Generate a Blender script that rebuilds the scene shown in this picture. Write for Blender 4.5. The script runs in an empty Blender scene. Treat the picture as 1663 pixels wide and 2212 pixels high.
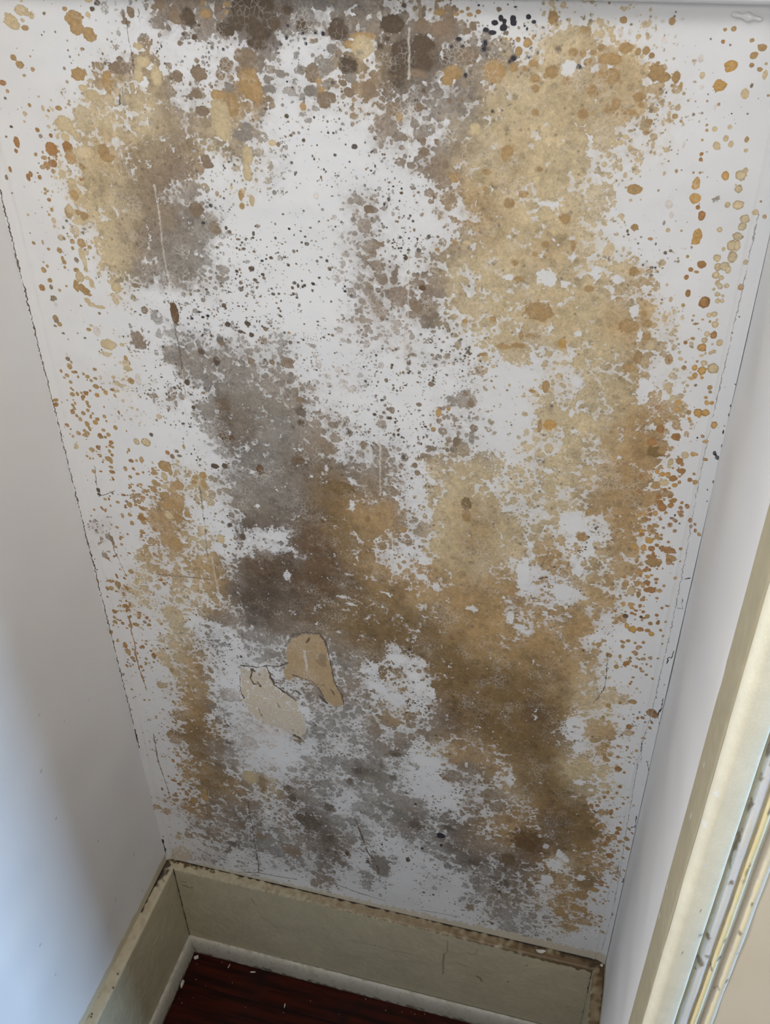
import bpy, bmesh, math, random
import numpy as np
from mathutils import Matrix, Vector

# ------------------------------------------------------------------ camera, world, lights, exposure
scene = bpy.context.scene
col = scene.collection
scene.view_settings.view_transform = 'Standard'
scene.view_settings.look = 'None'
scene.view_settings.gamma = 1.0
scene.view_settings.exposure = 0.0

cam_data = bpy.data.cameras.new('camera')
cam_data.sensor_fit = 'HORIZONTAL'
cam_data.sensor_width = 36.0
cam_data.lens = 2084.05 * 36.0 / 1663.0
cam_data.clip_start = 0.02
cam = bpy.data.objects.new('camera', cam_data)
col.objects.link(cam)
_r = (0.96627653, 0.25704942, -0.01533815); _u = (-0.14014516, 0.5749218, 0.80611678); _b = (0.21603009, -0.77678216, 0.59155767)
cam.matrix_world = Matrix(((_r[0], _u[0], _b[0], 0.60094591), (_r[1], _u[1], _b[1], -0.80420563), (_r[2], _u[2], _b[2], 1.60576499), (0, 0, 0, 1)))
scene.camera = cam

world = bpy.data.worlds.new('room_daylight')
scene.world = world
world.use_nodes = True
bg = world.node_tree.nodes['Background']
bg.inputs['Color'].default_value = (1.0, 0.98, 0.95, 1)
bg.inputs['Strength'].default_value = 0.15


def area_light(name, loc, target, sx, sy, power, colour):
    d = bpy.data.lights.new(name, 'AREA')
    d.shape = 'RECTANGLE'; d.size = sx; d.size_y = sy; d.energy = power; d.color = colour
    o = bpy.data.objects.new(name, d)
    col.objects.link(o)
    o.location = loc
    o.rotation_euler = (Vector(target) - Vector(loc)).to_track_quat('-Z', 'Y').to_euler()
    return o


area_light('ceiling_lamp_light', (0.40, -0.80, 2.36), (0.40, -0.80, 0.0), 0.5, 0.4, 3.4, (1.0, 0.965, 0.93))
area_light('upper_fill_light', (0.60, -0.55, 2.30), (0.55, -0.50, 0.0), 0.3, 0.3, 3.7, (1.0, 0.975, 0.95))  # added overhead fill without a known source, lifts the upper left wall
room = area_light('room_window_light', (0.45, -2.1, 2.05), (0.36, 0.0, 1.12), 1.0, 0.7, 1.1, (1.0, 0.98, 0.95))
room.data.spread = math.radians(48)
area_light('left_fill_light', (-1.6, -1.6, 1.15), (0.75, -0.30, 0.90), 0.6, 1.2, 39.0, (1.0, 0.98, 0.95))  # invented fill outside the view, put in to brighten the door casing
high = area_light('high_fill_light', (1.45, -1.75, 2.25), (0.0, -0.10, 1.22), 0.5, 0.5, 0.26, (1.0, 0.985, 0.95))  # added narrow-beam fill, brightens the top of the left wall
high.data.spread = math.radians(34)
area_light('side_window_light', (2.7, -0.62, 0.75), (0.0, -0.40, 0.35), 0.5, 1.1, 60.0, (0.42, 0.66, 1.0))

# ------------------------------------------------------------------ paint: mould stains on the wall, computed from the tables
def srgb(c):
    c = np.asarray(c, float) / 255.0
    return np.where(c <= 0.04045, c / 12.92, ((c + 0.055) / 1.055) ** 2.4)

WHITE = 0.80
HUE = {'y': (187, 168, 133), 'b': (163, 134, 93), 'c': (180, 142, 86), 'o': (154, 115, 73), 'm': (130, 112, 92),
       'n': (124, 100, 65), 'd': (90, 76, 61), 'g': (131, 123, 113), 'k': (50, 47, 52), 'p': (199, 190, 181),
       'r': (98, 76, 52), 'e': (150, 146, 142), 'l': (196, 187, 174), 'h': (171, 147, 113), 'i': (150, 128, 100),
       'q': (194, 181, 160), 's': (96, 88, 82)}
ALB = {k: srgb(v) / srgb((213, 213, 213)) * WHITE for k, v in HUE.items()}
STEP = 0.6                                   # paint grid step on the wall, millimetres
U0, U1, V0, V1 = 0.0, 700.0, 196.0, 1510.0   # painted part of the wall


def make_stains(CELLS, SPOTS, LINES, POLYS):
    rng = np.random.default_rng(7)
    nu = int((U1 - U0) / STEP) + 1
    nv = int((V1 - V0) / STEP) + 1
    U = (U0 + STEP * np.arange(nu)).astype(np.float32)
    V = (V0 + STEP * np.arange(nv)).astype(np.float32)

    def noise(scale, beta=0.0, stretch=1.0):
        # smooth random field with features about 'scale' mm across, zero mean, unit deviation
        f = np.fft.rfft2(rng.standard_normal((nv, nu)).astype(np.float32))
        ky = np.fft.fftfreq(nv, STEP)[:, None] * stretch
        kx = np.fft.rfftfreq(nu, STEP)[None, :]
        k2 = (kx * kx + ky * ky) * scale * scale
        g = np.exp(-2.0 * k2) if beta == 0 else 1.0 / (1.0 + k2 * 4) ** beta
        o = np.fft.irfft2(f * g, (nv, nu))
        o -= o.mean()
        return (o / o.std()).astype(np.float32)

    # ---- coverage and hue from the coarse cell table (12.5 mm cells, top row first)
    ch = 12.5
    nr, nc = len(CELLS), len(CELLS[0]) // 2
    cov = np.zeros((nr, nc)); spk = np.zeros((nr, nc)); orr = np.zeros((nr, nc)); rgb = np.zeros((nr, nc, 3)); wt = np.zeros((nr, nc))
    for r in range(nr):
        for c in range(nc):
            h, q = CELLS[r][2 * c], CELLS[r][2 * c + 1]
            if h == '.':
                continue
            q = int(q) / 9.0
            if h == 's':
                spk[r, c] = q
            elif h == 'o':
                orr[r, c] = q
            else:
                cov[r, c] = q; rgb[r, c] = ALB[h] * q; wt[r, c] = q

    def sm(a, n):
        for _ in range(n):
            for ax in (0, 1):
                p = np.pad(a, [(1, 1) if k == ax else (0, 0) for k in range(a.ndim)], mode='edge')
                lo, hi = [slice(None)] * a.ndim, [slice(None)] * a.ndim
                lo[ax] = slice(0, -2); hi[ax] = slice(2, None)
                a = 0.5 * a + 0.25 * (p[tuple(lo)] + p[tuple(hi)])
        return a
    rgb = sm(rgb, 2); wt = sm(wt, 2); cov = 0.45 * cov + 0.55 * sm(cov, 1); spk = sm(spk, 1); orr = 0.6 * orr + 0.4 * sm(orr, 1)

    def up(a, sg):
        # bilinear sampling of the table at the paint grid, through slightly wandering coordinates, then a blur
        ci = np.clip((UU + wx * sg) / ch - 0.5, 0, nc - 1.001); ri = np.clip((V1 - VV + wy * sg) / ch - 0.5, 0, nr - 1.001)
        c0 = ci.astype(int); r0 = ri.astype(int); fc = (ci - c0); fr = (ri - r0)
        if a.ndim == 3:
            fc = fc[..., None]; fr = fr[..., None]
        return ((a[r0, c0] * (1 - fc) + a[r0, c0 + 1] * fc) * (1 - fr) + (a[r0 + 1, c0] * (1 - fc) + a[r0 + 1, c0 + 1] * fc) * fr).astype(np.float32)
    UU, VV = np.meshgrid(U, V)
    wx, wy = noise(22), noise(22)
    wx = wx + 0.5 * noise(8); wy = wy + 0.5 * noise(8)
    Cov = up(cov, 3.5); Spk = up(spk, 3.0); Orr = up(orr, 2.0)
    W = up(wt, 3.5); RGB = up(rgb, 3.5) / np.maximum(W, 1e-3)[..., None]
    bad = W < 0.03
    RGB[bad] = ALB['m']
    # blotchy variation of coverage at several scales
    n1 = noise(3.0); n2 = noise(9.0); fine = noise(1.0); vein = noise(2.2, 1.0)
    rough = 0.5 * noise(5.0) + 0.35 * noise(2.5) + 0.3 * noise(1.4)

    F = np.zeros((nv, nu), np.float32)          # stain field: above one half is stained
    Tn = np.zeros((nv, nu), np.float32)         # tone of the colony
    lam = -np.log(1 - np.clip(Cov * (1.04 + 0.15 * n2), 0, 0.988))

    def window(x, y, rx, ry, pad=1.5):
        i0 = max(int((x - rx * pad - 2 - U0) / STEP), 0); i1 = min(int((x + rx * pad + 2 - U0) / STEP) + 2, nu)
        j0 = max(int((y - ry * pad - 2 - V0) / STEP), 0); j1 = min(int((y + ry * pad + 2 - V0) / STEP) + 2, nv)
        return slice(j0, j1), slice(i0, i1)

    SZ = [(12.0, .06), (8.0, .11), (5.0, .17), (3.2, .23), (2.0, .25), (1.3, .18)]
    area = (U1 - U0) * (V1 - V0)
    lm = 4.4
    for r0, share in SZ:
        n = int(lm * share / (math.pi * r0 * r0) * area)
        xs = rng.uniform(U0, U1, n); ys = rng.uniform(V0, V1, n); pr = rng.uniform(0, lm, n)
        rs = r0 * np.exp(rng.normal(0, .22, n)); ts = rng.normal(0, 1, n); asp = np.exp(rng.normal(0, .12, n))
        ii = ((xs - U0) / STEP).astype(int); jj = ((ys - V0) / STEP).astype(int)
        keep = np.nonzero(pr < lam[jj, ii])[0]
        for q in keep:
            r = rs[q]; rx = r * asp[q]; ry = r / asp[q]
            sj, si = window(xs[q], ys[q], rx, ry, 1.25)
            d = np.sqrt(((U[si] - xs[q]) / rx)[None, :] ** 2 + ((V[sj] - ys[q]) / ry)[:, None] ** 2)
            d = d * (1 + 0.16 * rough[sj, si])
            m = np.clip(0.5 + (1 - d) * r / 1.7, 0, 1)
            np.maximum(F[sj, si], m, out=F[sj, si])
            t = Tn[sj, si]; t += (ts[q] - t) * m * 0.45
    # fine lace: where cover is thin the paint shows through in specks and threads
    F = np.clip(F - np.clip(0.97 - Cov, 0, 1) * np.clip(vein - 0.2, 0, 2) * 0.55, 0, 1)
    solid = np.clip((Cov - 0.80) / 0.15, 0, 1) * np.clip(1.2 + n1 * .5, 0, 1)
    F = np.maximum(F, solid * np.clip(0.78 + 0.25 * vein + 0.2 * fine, 0, 1))
    # older colonies showing inside the stain, mostly a little darker than it
    n = 15000
    xs = rng.uniform(U0, U1, n); ys = rng.uniform(V0, V1, n); ts = rng.normal(-1.0, 1.5, n)
    for q in range(n):
        r = 2.1 * math.exp(rng.normal(0, .5))
        i, j = int((xs[q] - U0) / STEP), int((ys[q] - V0) / STEP)
        if Cov[j, i] < .3:
            continue
        sj, si = window(xs[q], ys[q], r, r, 1.25)
        d = np.sqrt(((U[si] - xs[q]) / r)[None, :] ** 2 + ((V[sj] - ys[q]) / r)[:, None] ** 2) * (1 + 0.14 * rough[sj, si])
        t = Tn[sj, si]; t += (ts[q] - t) * np.clip(0.5 + (1 - d) * r / 1.5, 0, 1) * 0.7
    # thin greyish growth lets the paint through
    lum = RGB.mean(-1); grey = np.clip(1 - (RGB[..., 0] - RGB[..., 2]) / 0.2, 0, 1)
    op = np.clip(1 - (.42 * grey + .08) * np.clip(1.02 - Cov, 0, 1), .3, 1)
    RGB = RGB * op[..., None] + WHITE * (1 - op[..., None])
    tone = 1 + 0.05 * noise(26) + 0.035 * n2 + 0.095 * np.clip(Tn, -2.5, 2.5) + 0.03 * n1 + 0.04 * fine + 0.035 * vein
    RGB = RGB * tone[..., None]
    # pale threads between the colonies
    va = noise(2.6) + .5 * noise(1.2); vb = noise(4.5) + .35 * noise(1.6)
    lace = np.maximum(np.exp(-(va / .13) ** 2) * np.clip(.25 + .8 * n2, 0, 1), np.exp(-(vb / .10) ** 2) * np.clip(.2 - .8 * n2, 0, 1))
    lace *= np.clip(1.25 - .85 * Cov, 0.30, 1)
    RGB = RGB + (np.array([.80, .775, .74], np.float32) - RGB) * (lace * .36)[..., None]
    F = F * (1 - lace * np.clip(.95 - Cov, 0, 1) * 1.2)
    Wash = np.clip(Cov * (0.60 + .32 * grey) * (1 + .25 * n2 + .2 * n1 + 0.15 * vein), 0, .9).astype(np.float32)

    def blot(x, y, rx, ry, col, soft=1.7, ring=0, amp=.12, op=1.0, tv=0.0):
        sj, si = window(x, y, rx, ry)
        if sj.start >= sj.stop or si.start >= si.stop:
            return
        r = math.sqrt(rx * ry)
        d = np.sqrt(((U[si] - x) / rx)[None, :] ** 2 + ((V[sj] - y) / ry)[:, None] ** 2)
        d = d * (1 + amp * rough[sj, si]) + (0.10 * fine[sj, si] / max(r, 1.5) * min(soft - 1.2, 2.0))
        m = np.clip(0.5 + (1 - d) * r / soft, 0, 1) * op
        f = F[sj, si]; c = RGB[sj, si]
        k = np.where(m > f, 1.0, m) * (m > 0.01)
        cc = col * (1 + tv + 0.04 * n1[sj, si] + 0.035 * fine[sj, si])[..., None]
        if ring:
            cc = cc * (1 + 0.16 - 0.46 * np.exp(-((d - 0.86) / 0.13) ** 2))[..., None]
        else:
            cc = cc * (1.03 - 0.10 * np.exp(-((d - 0.9) / 0.2) ** 2))[..., None]
        c += (cc - c) * k[..., None]
        np.maximum(f, m, out=f)

    # ---- scattered small brown colonies and grey specks
    for tab, hues, dens, rm, rsd in ((Orr, 'obob', 0.028, 1.55, .42), (Spk, 'dmsdems', 0.21, .58, .45)):
        n = int(area * dens)
        xs = rng.uniform(U0, U1, n); ys = rng.uniform(V0, V1, n); pr = rng.uniform(0, 1, n)
        ii = ((xs - U0) / STEP).astype(int); jj = ((ys - V0) / STEP).astype(int)
        cl = np.clip(1 + .8 * n2[jj, ii] + .5 * n1[jj, ii], 0.05, 3)
        for q in np.nonzero(pr < tab[jj, ii] * cl)[0]:
            r = rm * math.exp(rng.normal(0, rsd)); a = math.exp(rng.normal(0, .15))
            blot(xs[q], ys[q], r * a, r / a, ALB[hues[q % len(hues)]], 1.6, 0, .16, 1.0 if r > .9 else .8, rng.normal(0, .1))
    # pepper of tiny colonies where the stains thin out
    Cb = up(sm(cov, 2), 4.0)
    Wash = np.maximum(Wash, np.clip(.34 * Cb * (1 + .3 * n2 + .3 * n1), 0, .5))
    n = int(area * 0.10)
    xs = rng.uniform(U0, U1, n); ys = rng.uniform(V0, V1, n); pr = rng.uniform(0, 1, n)
    ii = ((xs - U0) / STEP).astype(int); jj = ((ys - V0) / STEP).astype(int)
    cl = np.clip(.8 + .9 * n2[jj, ii] + .6 * n1[jj, ii], 0.0, 3)
    for q in np.nonzero(pr < 2.2 * Cb[jj, ii] * np.clip(.85 - Cb[jj, ii], 0, 1) * cl)[0]:
        i, j = ii[q], jj[q]
        r = .62 * math.exp(rng.normal(0, .4))
        blot(xs[q], ys[q], r, r, RGB[j, i] * rng.uniform(.62, .95), 1.5, 0, .1, .9)
    # faint specks over the whole upper wall
    n = 2600
    for q in range(n):
        x, y = rng.uniform(U0 + 15, U1 - 25), rng.uniform(V0, V1)
        r = .7 * math.exp(rng.normal(0, .35)); blot(x, y, r, r, ALB['sdmb'[q % 4]], 1.6, 0, .1, .72)

    # ---- places that stayed clean
    for x, y, rx, ry, h, ring in SPOTS:
        if h != 'w':
            continue
        sj, si = window(x, y, rx, ry, 1.8)
        d = np.sqrt(((U[si] - x) / rx)[None, :] ** 2 + ((V[sj] - y) / ry)[:, None] ** 2)
        d = d * (1 + .24 * rough[sj, si] + .10 * vein[sj, si])
        r = math.sqrt(rx * ry)
        m = np.clip(0.5 + (1 - d) * r / 2.2, 0, 1)
        dots = np.clip((n1[sj, si] - 1.5) * 2 + fine[sj, si] * .3, 0, 1)
        F[sj, si] *= 1 - m * (1 - dots * .8)
        Wash[sj, si] *= 1 - m * .8
    # ---- the colonies one can tell apart
    for x, y, rx, ry, h, ring in SPOTS:
        if h == 'w':
            continue
        big = math.sqrt(rx * ry)
        if ring == 2:       # diffuse growth without a clear outline
            blot(x, y, rx * 1.05, ry * 1.05, ALB[h], 4.5, 0, .30, .60, rng.normal(0, .05))
            continue
        blot(x, y, rx, ry, ALB[h], 3.2 if h in 'pg' else (2.6 if h in 'md' else 1.7), ring, .10 if big < 3 else .12, .8 if h in 'g' else (.62 if h == 'p' else 1.0), rng.normal(0, .05))
    # ---- places where the paint has come off
    for h, pts in POLYS:
        P = np.array(pts, float)
        x0, y0 = P.min(0); x1, y1 = P.max(0)
        sj, si = window((x0 + x1) / 2, (y0 + y1) / 2, (x1 - x0) / 2 + 2, (y1 - y0) / 2 + 2, 1.1)
        X, Y = np.meshgrid(U[si] , V[sj])
        X = X + rough[sj, si] * 0.7; Y = Y + n1[sj, si] * 0.7
        ins = np.zeros(X.shape, bool); dm = np.full(X.shape, 1e9)
        for k in range(len(P)):
            (ax, ay), (bx, by) = P[k], P[(k + 1) % len(P)]
            cr = ((ay > Y) != (by > Y)) & (X < (bx - ax) * (Y - ay) / (by - ay + 1e-9) + ax)
            ins ^= cr
            t = np.clip(((X - ax) * (bx - ax) + (Y - ay) * (by - ay)) / ((bx - ax) ** 2 + (by - ay) ** 2 + 1e-9), 0, 1)
            dm = np.minimum(dm, np.hypot(X - ax - t * (bx - ax), Y - ay - t * (by - ay)))
        m = np.clip(0.5 + np.where(ins, dm, -dm) / 1.7, 0, 1)
        if h == 'q':
            m = m * np.clip(.78 + .25 * n1[sj, si] - .3 * (vein[sj, si] > 1.1), 0, 1)
        k = (m > 0.4) * 1.0
        c = RGB[sj, si]; c += (ALB[h] * (1 + .03 * n1[sj, si] + .02 * fine[sj, si])[..., None] - c) * np.maximum(k, m * (m > F[sj, si]))[..., None]
        F[sj, si] = np.where(m > 0.4, m, np.maximum(F[sj, si], m))
    # ---- cracks, scratches and runs
    for h, w, pts in LINES:
        for (ax, ay), (bx, by) in zip(pts[:-1], pts[1:]):
            L = math.hypot(bx - ax, by - ay)
            sj, si = window((ax + bx) / 2, (ay + by) / 2, abs(bx - ax) / 2 + w + 2, abs(by - ay) / 2 + w + 2, 1.0)
            X, Y = np.meshgrid(U[si], V[sj])
            X = X + n1[sj, si] * .30 + rough[sj, si] * .25 
            t = np.clip(((X - ax) * (bx - ax) + (Y - ay) * (by - ay)) / (L * L + 1e-9), 0, 1)
            d = np.hypot(X - ax - t * (bx - ax), Y - ay - t * (by - ay))
            m = np.clip(0.5 + (w / 2 * (1 + .25 * n2[sj, si]) - d) / 1.4, 0, 1)
            f = F[sj, si]; c = RGB[sj, si]
            k = np.where(m > f, 1.0, m) * (m > 0.01)
            c += (ALB[h] - c) * k[..., None]
            np.maximum(f, m, out=f)
    return U, V, np.clip(RGB, .004, .9).astype(np.float32), F, Wash, Spk
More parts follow.
